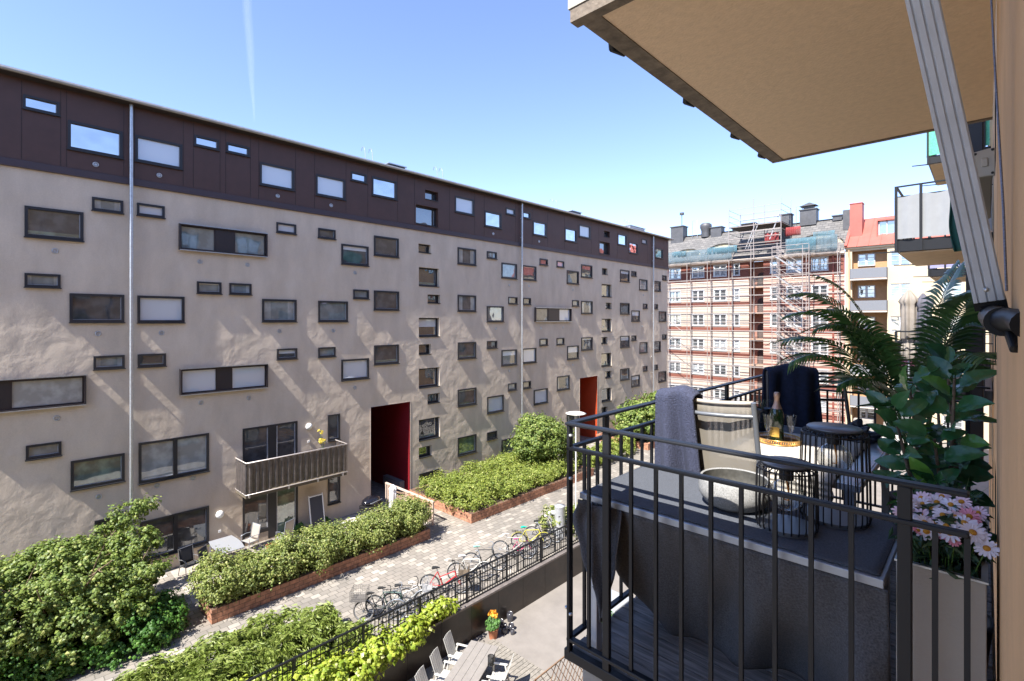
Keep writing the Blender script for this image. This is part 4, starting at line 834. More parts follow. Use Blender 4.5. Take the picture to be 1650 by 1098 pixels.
mb = MB(); mb.bar((-20.6,61.6,8.4),(-19.4,61.6,11.4),.05,.1); mb.bar((-20.3,61.6,8.4),(-19.1,61.6,11.4),.05,.1); mb.bar((-17.9,61.4,9.2),(-16.9,61.4,12),.06,.1); mb.build('ladder', mat('stair_alu'), sf)
def netmat(name, c, a):
    m = bpy.data.materials.new(name); m.use_nodes = True; n = m.node_tree.nodes; l = m.node_tree.links; b = n["Principled BSDF"]; b.inputs["Base Color"].default_value = (*c,1); b.inputs["Roughness"].default_value = .8
    t = n.new("ShaderNodeBsdfTransparent"); mx = n.new("ShaderNodeMixShader"); tc = n.new("ShaderNodeTexCoord"); nz = n.new("ShaderNodeTexNoise"); nz.inputs["Scale"].default_value = 1.5; nz.inputs["Detail"].default_value = 4; l.new(tc.outputs["Object"], nz.inputs[0])
    mr = n.new("ShaderNodeMapRange"); mr.inputs[1].default_value = .3; mr.inputs[2].default_value = .7; mr.inputs[3].default_value = a-.2; mr.inputs[4].default_value = min(1, a+.2); l.new(nz.outputs[0], mr.inputs[0])
    l.new(mr.outputs[0], mx.inputs[0]); l.new(t.outputs[0], mx.inputs[1]); l.new(b.outputs[0], mx.inputs[2]); l.new(mx.outputs[0], n["Material Output"].inputs[0]); return m
M_net = netmat('blue_net', (.13,.19,.22), .5); M_net2 = netmat('cyan_net', (.10,.21,.26), .42); M_tarp = netmat('red_tarp', (.30,.05,.05), .7)
def net(x0, x1, z0, z1, m_, name='netting', y=61.22, sd=1):
    MB().grid(lambda u, v: (x0+u*(x1-x0), y+.08*math.sin(u*23*sd)-.1*math.sin(v*3), z0+v*(z1-z0)-.12*math.sin(v*3.1)*abs(math.sin(u*9*sd))), 50, 4).build(name, m_, sf, solid=.01)
net(-31.0,-22.0,7.25,8.75,M_net); net(-16.2,-11.3,7.3,9.0,M_net,sd=2); net(-16.0,-13.2,7.5,8.9,M_net2,y=61.0,sd=3); net(-29.5,-27.6,8.1,8.8,M_net2,y=61.1); net(-24.9,-21.4,8.0,8.9,M_net2,y=61.12,sd=2); net(-13.6,-11.6,8.4,9.5,M_net2,y=61.6,sd=3)
net(-18.7,-17.2,8.9,10.1,M_tarp,'tarpaulin',62.4); net(-16.8,-15.2,9.6,10.6,M_tarp,'tarpaulin',63.2,2)

# ------------------------------------------------------------------ yellow house with the red roof
M_yel = mat('cream_yellow_render', (.52,.43,.30), .9, var=.06, vscale=1.2, bump=.1)
yh = thing('yellow_house', 'cream yellow house with red sheet metal roof and stacked balconies in an orange recess', 'building', (0,0,0)); YY = 63.2
winY = [(-6.3,1.62),(-2.35,1.45),(1.6,1.5),(5.5,1.5)]; rowY = [6.25, 2.9, -.4, -3.7, -7.0, -9.9]
holedY(-7.35, 14, -12.5, 7.5, [(x-w_/2,x+w_/2,z-.78,z+.78) for x, w_ in winY for z in rowY], YY).build('wall', M_yel, yh)
holedY(-10.95, -10.35, -12.5, 7.5, [], YY).build('wall', M_yel, yh)
MB().box(-10.35,-7.35,YY,YY+.3,5.15+2.1,7.5).box(-10.95,14,YY-.2,YY+.1,7.5,7.75).build('cornice', M_yel, yh)
M_oc = mat('orange_render', (.40,.24,.12), .9, var=.1); mb = MB(); mb.quad((-10.35,YY+.9,-12.5),(-7.35,YY+.9,-12.5),(-7.35,YY+.9,7.5),(-10.35,YY+.9,7.5)); mb.quad((-10.35,YY,-12.5),(-10.35,YY+.9,-12.5),(-10.35,YY+.9,7.5),(-10.35,YY,7.5)); mb.quad((-7.35,YY+.9,-12.5),(-7.35,YY,-12.5),(-7.35,YY,7.5),(-7.35,YY+.9,7.5)); mb.build('recess', M_oc, yh)
for x, w_ in winY:
    for z in rowY: farwin(x, z, w_, 1.56, yh, YY, sur=False, pk='f')
for z in rowY: farwin(-9.2, z+.1, 1.5, 1.3, yh, YY+.70, sur=False, mull=True)
M_bgrey = mat('balcony_grey_sheet', (.17,.18,.2), .6)
for i, z in enumerate(rowY[:-1]):
    f = z-1.95; b_ = MB().box(-10.4,-7.3,YY-.75,YY+.85,f-.15,f).build('recess_balcony', mat('slab_grey', (.5,.45,.4), .8), yh)
    mb = MB(); mb.box(-10.4,-7.3,YY-.78,YY-.75,f+.02,f+1.05); mb.box(-10.42,-10.38,YY-.78,YY,f+.02,f+1.05); mb.box(-7.32,-7.28,YY-.78,YY,f+.02,f+1.05)
    for k in range(24): mb.box(-10.35+k*.13,-10.32+k*.13,YY-.8,YY-.78,f+.05,f+1.0)
    mb.build('balustrade', M_bgrey if i != 3 else mat('bal_dark', (.16,.17,.18), .6), b_)
mb = MB(); mb.quad((-10.95,YY-.35,7.7),(14,YY-.35,7.7),(14,67,11.2),(-10.95,67,11.2)); mb.quad((-10.95,67,11.2),(14,67,11.2),(14,74,8),(-10.95,74,8))
sl = (11.2-7.7)/(67-YY+.35)
M_redr = mat('red_roof_sheet', (.36,.10,.075), .6, 0, var=.12, vscale=1)
for x in range(-10, 14):
    mb.bar((x+.1,YY-.35,7.73),(x+.1,67,11.23),.04,.06)
mb.bar((-10.85,YY-.4,7.8),(-10.85,67,11.35),.25,.25)
mb.build('roof', M_redr, yh)
mb = MB(); yb = YY+.8; z0 = 7.7+(yb-YY+.35)*sl; mb.box(-8.3,-1.5,yb,yb+3.2,z0+1.65,z0+1.8); mb.box(-8.35,-8.25,yb,yb+3,z0-.5,z0+1.65); d_ = mb.build('dormer', M_redr, yh)
MB().quad((-8.25,yb+.35,z0-.2),(-1.5,yb+.35,z0-.2),(-1.5,yb+.35,z0+1.65),(-8.25,yb+.35,z0+1.65)).build('pane', panemat('pane_dormer', (.1,.14,.16), .35), d_)
mb = MB()
for x in (-8.2,-7.55,-6.2,-6.05,-3.5,-1.7): mb.box(x,x+.1,yb+.25,yb+.34,z0-.1,z0+1.65)
mb.box(-8.2,-1.5,yb+.25,yb+.34,z0+1.55,z0+1.65); mb.build('frame', M_wfr, d_)
mb = MB(); zz = 7.7+(65.8-YY+.35)*sl; mb.bar((-5.9,65.3,zz-.35),(-5.0,65.3,zz-.35),.9,.12); mb.build('skylight', mat('skylight', (.1,.16,.16), .2), yh)
mb = MB(); mb.box(-10.75,-9.65,64.4,65.6,8,12.5); mb.box(-10.8,-9.6,64.35,65.65,12.51,12.6); mb.build('chimney', M_redr, yh)
mb = MB(); mb.box(-11.6,-10.9,65.6,66.3,10,12.2); mb.build('chimney', M_chim, yh)
mb = MB(); mb.tube([(-10.6,YY-.3,7.4),(-10.55,YY-.15,6.6),(-10.55,YY-.12,-12)], .08, 8); mb.build('downpipe', mat('pipe_ochre', (.5,.33,.2), .5), yh)


# ------------------------------------------------------------------ vegetation in the courtyard
LF_h1 = leafmat('hedge_leaf', (.10,.15,.03), (.30,.34,.09), (.48,.47,.20))
LF_h2 = leafmat('hedge_leaf_yellow', (.12,.18,.025), (.31,.36,.07), (.44,.45,.15))
LF_t = leafmat('tree_leaf', (.075,.13,.024), (.23,.30,.065), (.42,.44,.15))
LF_i = leafmat('ivy_leaf', (.03,.10,.012), (.09,.21,.03), (.18,.32,.05))
LF_j = leafmat('juniper_leaf', (.12,.18,.025), (.28,.34,.08), (.36,.40,.14), transl=.2)
LF_c = leafmat('climber_leaf', (.18,.27,.02), (.40,.46,.06), (.60,.60,.32))
def hedge(label, m, x0, x1, y0, y1, z0, z1, n, size, seed, group='hedges in the brick planters'):
    t = thing('hedge', label, 'hedge', ((x0+x1)/2, (y0+y1)/2, z0), 0, group); r = random.Random(seed); bl_ = []; cx, cy = (x0+x1)/2, (y0+y1)/2
    k = int((y1-y0)/.75); kx = max(1, int(abs(x1-x0)/1.5))
    for i in range(k):
        for j in range(kx):
            yy = y0-cy+(i+.5)*(y1-y0)/k+r.uniform(-.15,.15); xx = x0-cx+(j+.5)*(x1-x0)/kx+r.uniform(-.1,.1); hh = (z1-z0)*r.uniform(.82,1.08)
            bl_.append((xx, yy, hh*.5, abs(x1-x0)/kx*.58*r.uniform(.9,1.12), .68, hh*.5))
    leafcloud('foliage', m, t, bl_, n, size, seed, 24, .26, .45, 1.0, .45)
    mb = MB()
    for i in range(k*4):
        yy = r.uniform(y0-cy+.3, y1-cy-.3); xx = r.uniform(-abs(x1-x0)*.3, abs(x1-x0)*.3); mb.tube([(xx,yy,-.1),(xx+r.uniform(-.15,.15),yy+r.uniform(-.15,.15),(z1-z0)*.6)], [.018,.008], 4)
    mb.build('stems', M_bark, t); return t
hedge('grey green hedge in the planter nearest the patio', LF_h1, -19.25, -17.75, 4.85, 13.7, G+.4, G+1.85, 46000, .078, 11)
hedge('yellow green hedge filling the planter beside the red doorway', LF_h2, -22.2, -17.9, 16.0, 25.0, G+.35, G+1.55, 44000, .085, 12)
hedge('low yellow green hedge in the farthest planter', LF_h2, -22.0, -18.5, 34.5, 45, G+.35, G+1.3, 6000, .17, 13)
hedge('low hedge behind the round tree along the walk', LF_h2, -20.0, -18.3, 26.5, 32.5, G+.1, G+1.3, 5000, .14, 14, 'hedges in the brick planters')
def tree(label, x, y, z, h, blobs, n, size, seed, m=LF_t, spread=1.6, clump=22, cr=.32, name='small_tree', cat='tree', nb=9, lean=(0,0)):
    t = thing(name, label, cat, (x,y,z)); branches('trunk', M_bark, t, (0,0,-.1), h, spread, nb, .1, seed, lean); leafcloud('crown', m, t, blobs, n, size, seed, clump, cr, .35, 1.1, .3); return t
tree('leafy tree with twisted pale branches filling the bottom left corner', -19.6, 1.4, G, 3.6,
     [(0,0,2.05,1.6,1.9,.8),(.3,1.6,1.7,1.2,1.15,.75),(-.9,-.6,2.2,1.2,1.2,.7),(.8,-.9,1.7,1.1,1.4,.75),(-.4,1.9,2.5,.6,.7,.45),(.2,-2.3,2.3,1.6,1.6,1.0),(1.0,.6,1.2,1.0,1.6,.9),(-.6,.2,2.7,.8,.9,.35)], 44000, .10, 21, spread=2.2, clump=30, cr=.21, nb=16)
tree('round leafy tree standing against the brown block left of the lamp post', -20.0, 23.6, G, 4.0,
     [(0,0,2.5,1.7,1.9,1.3),(0,-.9,2.2,1.2,1.1,1.0),(.2,1.2,2.0,1.3,1.4,1.0),(-.2,-.3,3.3,1.0,1.0,.7)], 20000, .12, 22, spread=1.4)
tree('broad leafy tree at the far end of the walk behind the railing', -19.6, 36.5, G, 4.2,
     [(0,0,2.3,2.0,3.0,1.3),(0,-2.3,1.9,1.6,1.7,1.0),(0,1.6,2.9,1.6,1.7,1.0)], 12000, .2, 23, spread=1.8)
tree('slender branch of leaves rising beside the first downpipe', -21.6, 2.9, G, 3.7, [(0,.4,2.9,.35,.55,.55),(0,.9,3.15,.3,.45,.3),(.1,-.1,2.2,.5,.5,.7)], 1800, .10, 25, spread=.5, clump=14, cr=.24, nb=5, name='sapling')
iv = thing('ivy_hedge', 'glossy dark green ivy mound at the foot of the corner tree', 'hedge', (-18.9, 1.6, G))
leafcloud('foliage', LF_i, iv, [(.0,0,.5,1.1,1.5,.75),(.45,1.5,.45,1.05,1.25,.75),(.0,2.1,.4,1.0,.8,.7),(-.1,-1.6,.6,1.3,1.6,.9),(-.8,.9,.6,1,1.4,.7),(.6,-3.2,.6,1.2,1.6,.8)], 30000, .095, 31, 24, .25, .4, 1.2, .5)
def ground_cover(name, label, m, pts, n, size, seed, cat='shrub', h=.5, cl=20, shape=.35, crr=.22):
    t = thing(name, label, cat, (pts[0][0], pts[0][1], G)); bl_ = [(x-pts[0][0], y-pts[0][1], h*.45+dz, rx, ry, h*q) for x, y, rx, ry, q, dz in pts]
    leafcloud('foliage', m, t, bl_, n, size, seed, cl, crr, .6, shape, .4); return t
ground_cover('juniper_bush', 'feathery yellow green juniper spreading over the paving beside the railing', LF_j, [(-15.3,5.9,.9,1.2,1,0),(-14.6,7.0,.75,.7,1,.1),(-14.2,6.0,.9,1.2,1.1,0),(-15.3,4.3,1.0,1.3,1,0),(-14.1,4.4,1.0,1.4,1.1,0),(-15.4,2.8,1,1.3,1,0),(-14.2,2.6,1.1,1.4,1,0),(-13.6,7.4,.5,.6,.8,0)], 46000, .17, 41, h=.62, shape=.11, cl=26, crr=.17)
cl_ = thing('climbing_shrub', 'bright lime green climber with pale blossom hanging over the retaining wall', 'shrub', (WX, 6, G))
leafcloud('foliage', LF_c, cl_, [(.1,-2.6,.0,.6,1.3,.85),(.35,-1.2,-.25,.6,1.0,.75),(.15,-.1,.1,.5,.9,.6),(.3,.8,.0,.5,.8,.55),(.2,1.9,.25,.45,.8,.4),(.25,2.9,.3,.35,.7,.34),(.1,4.0,.45,.26,.7,.26),(-.4,-1.8,.2,.5,1.2,.5),(-.45,-.2,.15,.4,.9,.4)], 15000, .12, 42, 20, .24, .5, 1.25, .5)
sb = thing('small_shrub', 'small shrub growing around the grey metal cylinder by the bicycles', 'shrub', (-14.4, 17.9, G))
leafcloud('foliage', LF_h1, sb, [(0,0,.55,.6,.7,.6),(.7,.9,.5,.8,.9,.6),(.4,2.2,.4,.9,1.2,.5)], 4500, .12, 43, 20, .2)
pw = thing('creeper_patch', 'little green plants growing at the foot of the patio wall', 'plant', (-22.7, 10.9, G))
leafcloud('foliage', LF_i, pw, [(0,0,.2,.2,.5,.25),(0,-1.1,.2,.25,.3,.3)], 900, .09, 44, 16, .1)

# lamp post and metal cylinder
lp = thing('lamp_post', 'slim white lamp post with a flat disc head beside the round tree', 'lamp post', (-13.2, 18.0, G))
MB().tube([(0,0,0),(0,0,5.35)], .032, 10).build('pole', mat('post_white', (.6,.6,.58), .4), lp)
MB().lathe((0,0,5.2), [(.06,0),(.07,.32),(.06,.4)], 16).build('lens', mat('lens_grey', (.35,.37,.37), .2), lp)
MB().lathe((0,0,5.58), [(.1,-.03),(.44,.0),(.46,.02),(.3,.06),(.0,.08)], 28, True).build('disc_shade', mat('shade_white', (.72,.7,.64), .5), lp)
vc = thing('vent_cylinder', 'thick pale grey metal cylinder at the end of the bicycle row', 'vent pipe', (-13.9, 17.75, G))
MB().lathe((0,0,0), [(.24,0),(.24,1.38),(.25,1.4),(.0,1.44)], 28, True).build('pipe', mat('pale_galv', (.58,.6,.62), .4, .4, var=.12, vscale=8), vc)
MB().tube([(0,0,1.0),(-.3,-.15,1.05),(-.45,-.2,1.0)], .1, 14).build('elbow', mat('pale_galv'), vc)

# ------------------------------------------------------------------ bicycles
def bike(label, x, y, rz, col, basket=None, crate=False, saddle=(.02,.02,.02), small=1.0, lean=.1, seed=0, metal=.2):
    t = thing('bicycle', label, 'bicycle', (x,y,G), rz, 'bicycles parked along the courtyard railing'); t.rotation_euler = (lean, 0, rz); s = small; t.scale = (s,s,s)
    fm = mat('bike_%d_%d_%d' % tuple(int(c*99) for c in col), col, .35, metal); R0 = .34
    A, Bx = (0,0,R0), (1.06,0,R0)         # rear hub at origin side, front hub forward (+x)
    for hub in (A, Bx):
        w_ = MB().ring(hub, R0-.02, .022, 36, 6, 'y').build('wheel', mat('tyre', (.03,.03,.03), .8) if seed % 3 else mat('tyre_grey', (.16,.15,.14), .8), t)
        mb = MB(); mb.ring(hub, R0-.045, .011, 32, 5, 'y'); 
        for i in range(14):
            a = i*PI/7; mb.tube([(hub[0],.02*(-1)**i,hub[2]),(hub[0]+math.cos(a)*(R0-.05),0,hub[2]+math.sin(a)*(R0-.05))], .0035, 3, False)
        mb.tube([(hub[0],-.05,hub[2]),(hub[0],.05,hub[2])], .025, 8); mb.build('rim', M_alu, w_)
    bb = (.44,0,.28); st = (.27,0,.78); hd = (.86,0,.80); hd2 = (.89,0,.64); mb = MB()
    for p, q, r_ in ((bb,st,.017),(st,hd,.016) if seed % 2 else ((.33,0,.58),(.85,0,.8),.016),(bb,hd2,.02),((0,.04,R0),(.27,.02,.76),.009),((0,-.04,R0),(.27,-.02,.76),.009),((0,.05,R0),(.44,.03,.28),.011),((0,-.05,R0),(.44,-.03,.28),.011),(hd,hd2,.022)): mb.tube([p,q], r_, 7)
    mb.build('frame', fm, t)
    mb = MB(); mb.tube([hd2,(.95,.055,.5),(1.06,.055,R0)], .012, 6); mb.tube([hd2,(.95,-.055,.5),(1.06,-.055,R0)], .012, 6); mb.build('fork', fm, t)
    mb = MB(); mb.tube([st,(.24,0,.9)], .014, 7); mb.build('seat_post', M_alu, t)
    mb = MB(); mb.add([(.08,-.08,.92),(.08,.08,.92),(.2,.07,.94),(.36,.015,.93),(.36,-.015,.93),(.2,-.07,.94),(.1,-.06,.875),(.1,.06,.875),(.34,.01,.90),(.34,-.01,.90)], [(0,5,4,3,2,1),(0,1,7,6),(1,2,8,7),(2,3,8),(5,0,6,9),(4,5,9),(3,4,9,8),(6,7,8,9)]); mb.build('saddle', mat('saddle_%d_%d_%d' % tuple(int(c*99) for c in saddle), saddle, .5), t, bevel=.012)
    mb = MB(); mb.tube([hd,(.84,0,.95)], .014, 7); mb.tube([(.70,-.30,.99),(.80,-.27,1.0),(.86,-.1,.97),(.86,.1,.97),(.80,.27,1.0),(.70,.30,.99)], .012, 7); mb.build('handlebar', M_alu if seed % 2 else M_black, t)
    mb = MB(); mb.tube([(.44,-.07,.28),(.52,-.09,.14)], .01, 5); mb.tube([(.44,.07,.28),(.36,.09,.42)], .01, 5); mb.box(.49,.57,-.16,-.08,.125,.15); mb.box(.31,.39,.08,.16,.41,.435); mb.ring((.44,-.05,.28), .09, .008, 20, 4, 'y'); mb.build('crank', M_black, t)
    if seed % 3 != 1:
        for hub in (A, Bx):
            def md(u, v): a = PI*(.05+.78*u) if hub is A else PI*(.15+.6*u); rr_ = R0+.025; return (hub[0]-math.cos(a)*rr_*(1 if hub is A else -1) if hub is A else hub[0]-math.cos(a)*rr_, -.03+.06*v, hub[2]+math.sin(a)*rr_)
            MB().grid(md, 14, 2).build('mudguard', fm if seed % 2 else M_alu, t, solid=.004)
        mb = MB(); mb.box(-.3,.2,-.07,-.055,.74,.755); mb.box(-.3,.2,.055,.07,.74,.755)
        for q in range(5): mb.box(-.3+q*.12,-.29+q*.12,-.07,.07,.742,.752)
        mb.tube([(0,.06,R0),(-.15,.06,.74)], .006, 4); mb.tube([(0,-.06,R0),(-.15,-.06,.74)], .006, 4); mb.build('rear_rack', M_black, t)
    def wirebox(x0, x1, y0, y1, z0, z1, m_, nm):
        mb = MB(); n_ = 7
        for zz in [z0+(z1-z0)*i/5 for i in range(6)]:
            mb.tube([(x0,y0,zz),(x1,y0,zz),(x1,y1,zz),(x0,y1,zz),(x0,y0,zz)], .004 if zz < z1-.001 else .008, 4)
        for i in range(n_+1):
            f = i/n_
            for p, q in (((x0+(x1-x0)*f,y0),)*2, ((x0+(x1-x0)*f,y1),)*2, ((x0,y0+(y1-y0)*f),)*2, ((x1,y0+(y1-y0)*f),)*2): mb.tube([(p[0],p[1],z0),(q[0],q[1],z1)], .004, 3, False)
        mb.box(x0,x1,y0,y1,z0-.006,z0); mb.build(nm, m_, t)
    if basket: wirebox(1.0,1.32,-.19,.19,.72,.98, mat('basket_'+basket, (.12,.09,.06) if basket == 'brown' else (.3,.3,.3), .7), 'front_basket')
    if crate: wirebox(-.38,.12,-.24,.24,.76,1.06, mat('crate_grey', (.12,.11,.10), .6), 'rear_basket')
    return t
BK = [('dark bicycle with a big wire box over its rear wheel, nearest in the row',-14.58,8.39,0.72,(.05,.05,.055),None,True,(.03,.03,.03),1,0),
 ('dark green bicycle beside the one with the wire box',-14.58,8.8,0.72,(.03,.07,.06),None,False,(.03,.03,.03),1,1),
 ('grey bicycle with curved white front mudguard, third from the near end',-14.41,9.35,0.8,(.35,.36,.36),'grey',False,(.03,.03,.03),1,2),
 ('small pale bicycle just before the gap in the row',-14.37,9.89,0.85,(.55,.55,.55),None,False,(.7,.7,.7),.85,3),
 ('bright red bicycle with black saddle and brown front basket',-14.38,10.89,0.78,(.55,.02,.03),'brown',False,(.02,.02,.02),1.06,4),
 ('white bicycle with white saddle behind the red one',-14.32,12.05,0.75,(.7,.68,.62),None,False,(.75,.75,.75),1,5),
 ('black mountain bicycle with pale teal saddle',-14.54,12.99,0.78,(.02,.02,.02),None,False,(.25,.5,.42),1,1),
 ('grey mountain bicycle with white saddle and thick tyres',-14.4,14.45,0.72,(.4,.38,.35),None,False,(.7,.65,.6),1.05,7),
 ('small bright pink bicycle leaning on the railing',-14.2,14.95,0.8,(.7,.04,.2),None,False,(.5,.1,.25),.75,10),
 ('yellow framed bicycle with bright green saddle',-14.45,15.63,0.75,(.6,.55,.08),None,False,(.0,.45,.28),1,11),
 ('black bicycle with large curved black saddle near the metal cylinder',-14.48,16.5,0.7,(.04,.04,.045),None,False,(.02,.02,.02),1,13),
 ('white step-through bicycle at the far end of the row',-14.51,17.26,0.8,(.72,.68,.6),None,False,(.75,.72,.7),1,14)]
for lb, x, y, rz, c_, bk_, cr_, sad, sm, sd_ in BK: bike(lb, x, y, rz+random.Random(sd_).uniform(-.1,.1), c_, bk_, cr_, sad, sm, lean=random.Random(sd_+50).uniform(-.12,.12), seed=sd_)
rk = thing('bicycle_rack', 'row of black hoops between the bicycles and the railing', 'bicycle rack', (-13.15,8.4,G))
for i in range(9): MB().tube([(0,i*1.15,0),(0,i*1.15,.75),(0,i*1.15+.35,.75),(0,i*1.15+.35,0)], .025, 7).build('hoop', M_dark, rk)
MB().box(-.02,.02,0,9.6,.005,.03).build('ground_rail', M_dark, rk)

# ------------------------------------------------------------------ garden furniture on the patio
M_text = mat('black_mesh_fabric', (.03,.03,.033), .8); M_tan = mat('tan_mesh_fabric', (.35,.31,.27), .85)
def garden_chair(label, x, y, z, rz, fab, met, group='garden chairs on the patio', hb=.58, wd=.52):
    t = thing('garden_chair', label, 'chair', (x,y,z), rz, group); w_ = wd/2
    mb = MB()
    for s in (-w_, w_):
        mb.tube([(.26,s,0),(.22,s,.44),(.24,s,.63),(.0,s,.66),(-.24,s,.62)], .014, 7); mb.tube([(-.30,s,0),(-.17,s,.42),(-.3,s,.42+hb)], .014, 7); mb.tube([(.22,s,.42),(-.18,s,.42)], .013, 7)
    mb.tube([(-.3,-w_,.42+hb),(-.3,w_,.42+hb)], .013, 7); mb.tube([(.22,-w_,.42),(.22,w_,.42)], .013, 7); mb.build('frame', met, t)
    MB().grid(lambda u, v: (.22-.4*u, -w_+.02+v*(wd-.04), .425-.02*math.sin(PI*v)), 6, 6).build('seat', fab, t, solid=.006)
    MB().grid(lambda u, v: (-.18-.12*u-.0*v, -w_+.02+v*(wd-.04), .43+u*hb), 6, 6).build('backrest', fab, t, solid=.006); return t
KG = 1.081
garden_chair('black mesh chair against the patio wall under the wide window', -22.05, 5.35, G, 0.25, M_text, mat('chair_grey_metal', (.25,.25,.26), .4, .5))
garden_chair('black mesh chair with arms nearest the hedge end of the patio', -21.6, 5.9, G, .75, M_text, mat('chair_grey_metal'))
garden_chair('pale mesh chair between the grey table and the wall', -22.6, 7.7, G, -1.3, M_tan, M_alu)
garden_chair('pale mesh chair tipped beside the clay pot', -22.0, 8.9, G, PI+.4, M_tan, M_alu, hb=.7)
gt = thing('grey_garden_table', 'square grey garden table with bowed edges on the patio', 'table', (-22.05, 6.62, G))
def ttop(z): 
    pts = []
    for k in range(9): f = k/8; pts.append((-.78+1.56*f, -.42-.07*math.sin(PI*f)))
    for k in range(9): f = k/8; pts.append((.78-1.56*f, .42+.07*math.sin(PI*f)))
    return pts
MB().prism(ttop(0), .735, .765).build('tabletop', mat('table_grey', (.27,.28,.3), .35), gt, bevel=.006)
for a in ((-.7,-.38),(.7,-.38),(.7,.38),(-.7,.38)): MB().tube([(a[0],a[1],0),(a[0],a[1],.735)], .02, 7).build('leg', M_alu, gt)
MB().lathe((0,0,0), [(.13,0),(.2,.3),(.21,.33),(.18,.33)], 18, True).build('x', M_terra).location = (-21.7, 8.2, G)
o_ = C.objects[-1]; o_.name = 'clay_pot'; tag(o_, 'orange clay pot between the table and the tipped pale chair', 'pot')
sg = thing('screen_panel', 'white framed dark screen leaning against the wall beside the glass door', 'screen', (-22.75, 10.55, G), 0)
mb = MB(); mb.bar((.42,-.32,0),(.1,-.32,1.62),.05,.04); mb.bar((.42,.32,0),(.1,.32,1.62),.05,.04); mb.bar((.1,-.34,1.55),(.1,.34,1.55),.04,.04); mb.bar((.4,-.34,.1),(.4,.34,.1),.04,.04); mb.build('frame', M_white, sg)
MB().quad((.4,-.3,.1),(.4,.3,.1),(.11,.3,1.55),(.11,-.3,1.55)).build('mesh', mat('screen_dark', (.05,.05,.06), .8), sg, solid=.005)
lc = thing('folded_lounger', 'folded white framed sun lounger lying by the hedge', 'lounger', (-21.3, 11.7, G), .5)
mb = MB(); mb.tube([(-.5,-.25,.35),(.5,-.25,.6),(.7,-.25,.1)], .018, 6); mb.tube([(-.5,.25,.35),(.5,.25,.6),(.7,.25,.1)], .018, 6); mb.build('frame', M_white, lc); MB().quad((-.5,-.24,.35),(.5,-.24,.6),(.5,.24,.6),(-.5,.24,.35)).build('fabric', M_tan, lc, solid=.006)
bq = thing('kettle_barbecue', 'black barbecue with a rounded lid on the patio near the willow fence', 'barbecue', (-21.9, 13.0, G), .3)
MB().lathe((0,0,.75), [(.30,0),(.36,.08),(.33,.2),(.22,.3),(.0,.35)], 24, True).build('lid', mat('enamel_black', (.01,.01,.015), .15), bq).scale = (1, 1.5, 1)
MB().box(-.3,.3,-.5,.5,.55,.75).build('firebox', M_black, bq, bevel=.04)
for a in ((-.25,-.4),(.25,-.4),(.25,.4),(-.25,.4)): MB().tube([(a[0],a[1],0),(a[0],a[1],.56)], .02, 6).build('leg', M_black, bq)
MB().tube([(.33,-.4,.9),(.4,-.35,.92),(.4,.35,.92),(.33,.4,.9)], .014, 6).build('handle', M_alu, bq)
parasol('folded_parasol', 'white folded parasol standing in front of the willow fence', -20.9, 13.6, G, 1.75, .16, mat('white_cloth', (.72,.72,.74), .9), None, .32, 5)
wf = thing('willow_fence', 'woven willow fence with pale rail in front of the dark red doorway', 'fence', (FX, 14.6, G))
mb = MB(); M_wil = mat('willow', (.36,.25,.17), .8, var=.3, vscale=20); M_wrail = mat('willow_rail', (.52,.4,.33), .7)
FWL = 4.05
for x in (.05, .25, 1.9, FWL): mb.box(x-.04,x+.04,-.04,.04,0,1.08)
mb.box(0,FWL+.06,-.05,.05,1.06,1.13); mb.build('frame', M_wrail, wf)
mb = MB(); r_ = random.Random(9)
for (a, b) in ((.25,1.9),(1.9,FWL)):
    for k in range(26):
        z0_ = 1.02-k*.036; sag = r_.uniform(.02,.3); y_ = r_.uniform(-.02,.02); mb.tube([(a+(b-a)*i/8, y_, max(.05, z0_-sag*math.sin(PI*(i/8)**.7)+r_.uniform(-.006,.006))) for i in range(9)], .011, 4, False)
mb.build('willow_rods', M_wil, wf)

# ------------------------------------------------------------------ lower yard: table, chairs, glass lanterns, flower pot, trellis
DZ = L+.06
dt = thing('long_garden_table', 'long grey slatted garden table on the wooden deck', 'table', (-10.85, 9.55, DZ), R(-66))
mb = MB()
for i in range(4): mb.box(-1.3, 1.05, -.46+i*.233, -.46+i*.233+.226, .72, .755)
mb.build('tabletop', mat('table_boards', (.23,.21,.19), .7, var=.1, vscale=6), dt, bevel=.004)
for a in ((-1.1,-.38),(.9,-.38),(.9,.38),(-1.1,.38)): MB().box(a[0]-.035,a[0]+.035,a[1]-.035,a[1]+.035,0,.72).build('leg', mat('table_boards'), dt)
M_wch = mat('chair_white_wood', (.45,.44,.41), .6, var=.1, vscale=8)
def slat_chair(label, x, y, rz):
    t = thing('slatted_chair', label, 'chair', (x,y,DZ), rz, 'white slatted chairs round the long garden table')
    for i in range(6):
        yy = -.22+i*.082; MB().add([(-.2,yy,.45),(-.2,yy+.068,.45),(-.42,yy+.068,1.05+.03*math.sin(i*PI/5)),(-.42,yy,1.05+.03*math.sin(i*PI/5))], [(0,1,2,3)]).build('back_slat', M_wch, t, solid=.016)
    mb = MB()
    for i in range(5): mb.box(-.2+i*.085,-.2+i*.085+.072,-.23,.23,.43,.448)
    mb.build('seat', M_wch, t)
    for s in (-1,1): MB().box(-.22,.28,s*.29-.04,s*.29+.04,.63,.655).build('armrest', M_wch, t, bevel=.01)
    for s in (-1,1):
        MB().bar((.2,s*.26,0),(.2,s*.26,.64),.04,.04).build('leg', M_wch, t); MB().bar((-.32,s*.24,0),(-.16,s*.24,.64),.04,.04).build('leg', M_wch, t)
    return t
u_ = Vector((math.cos(R(-66)), math.sin(R(-66)))); v_ = Vector((-u_.y, u_.x)); c_ = Vector((-10.85, 9.55))
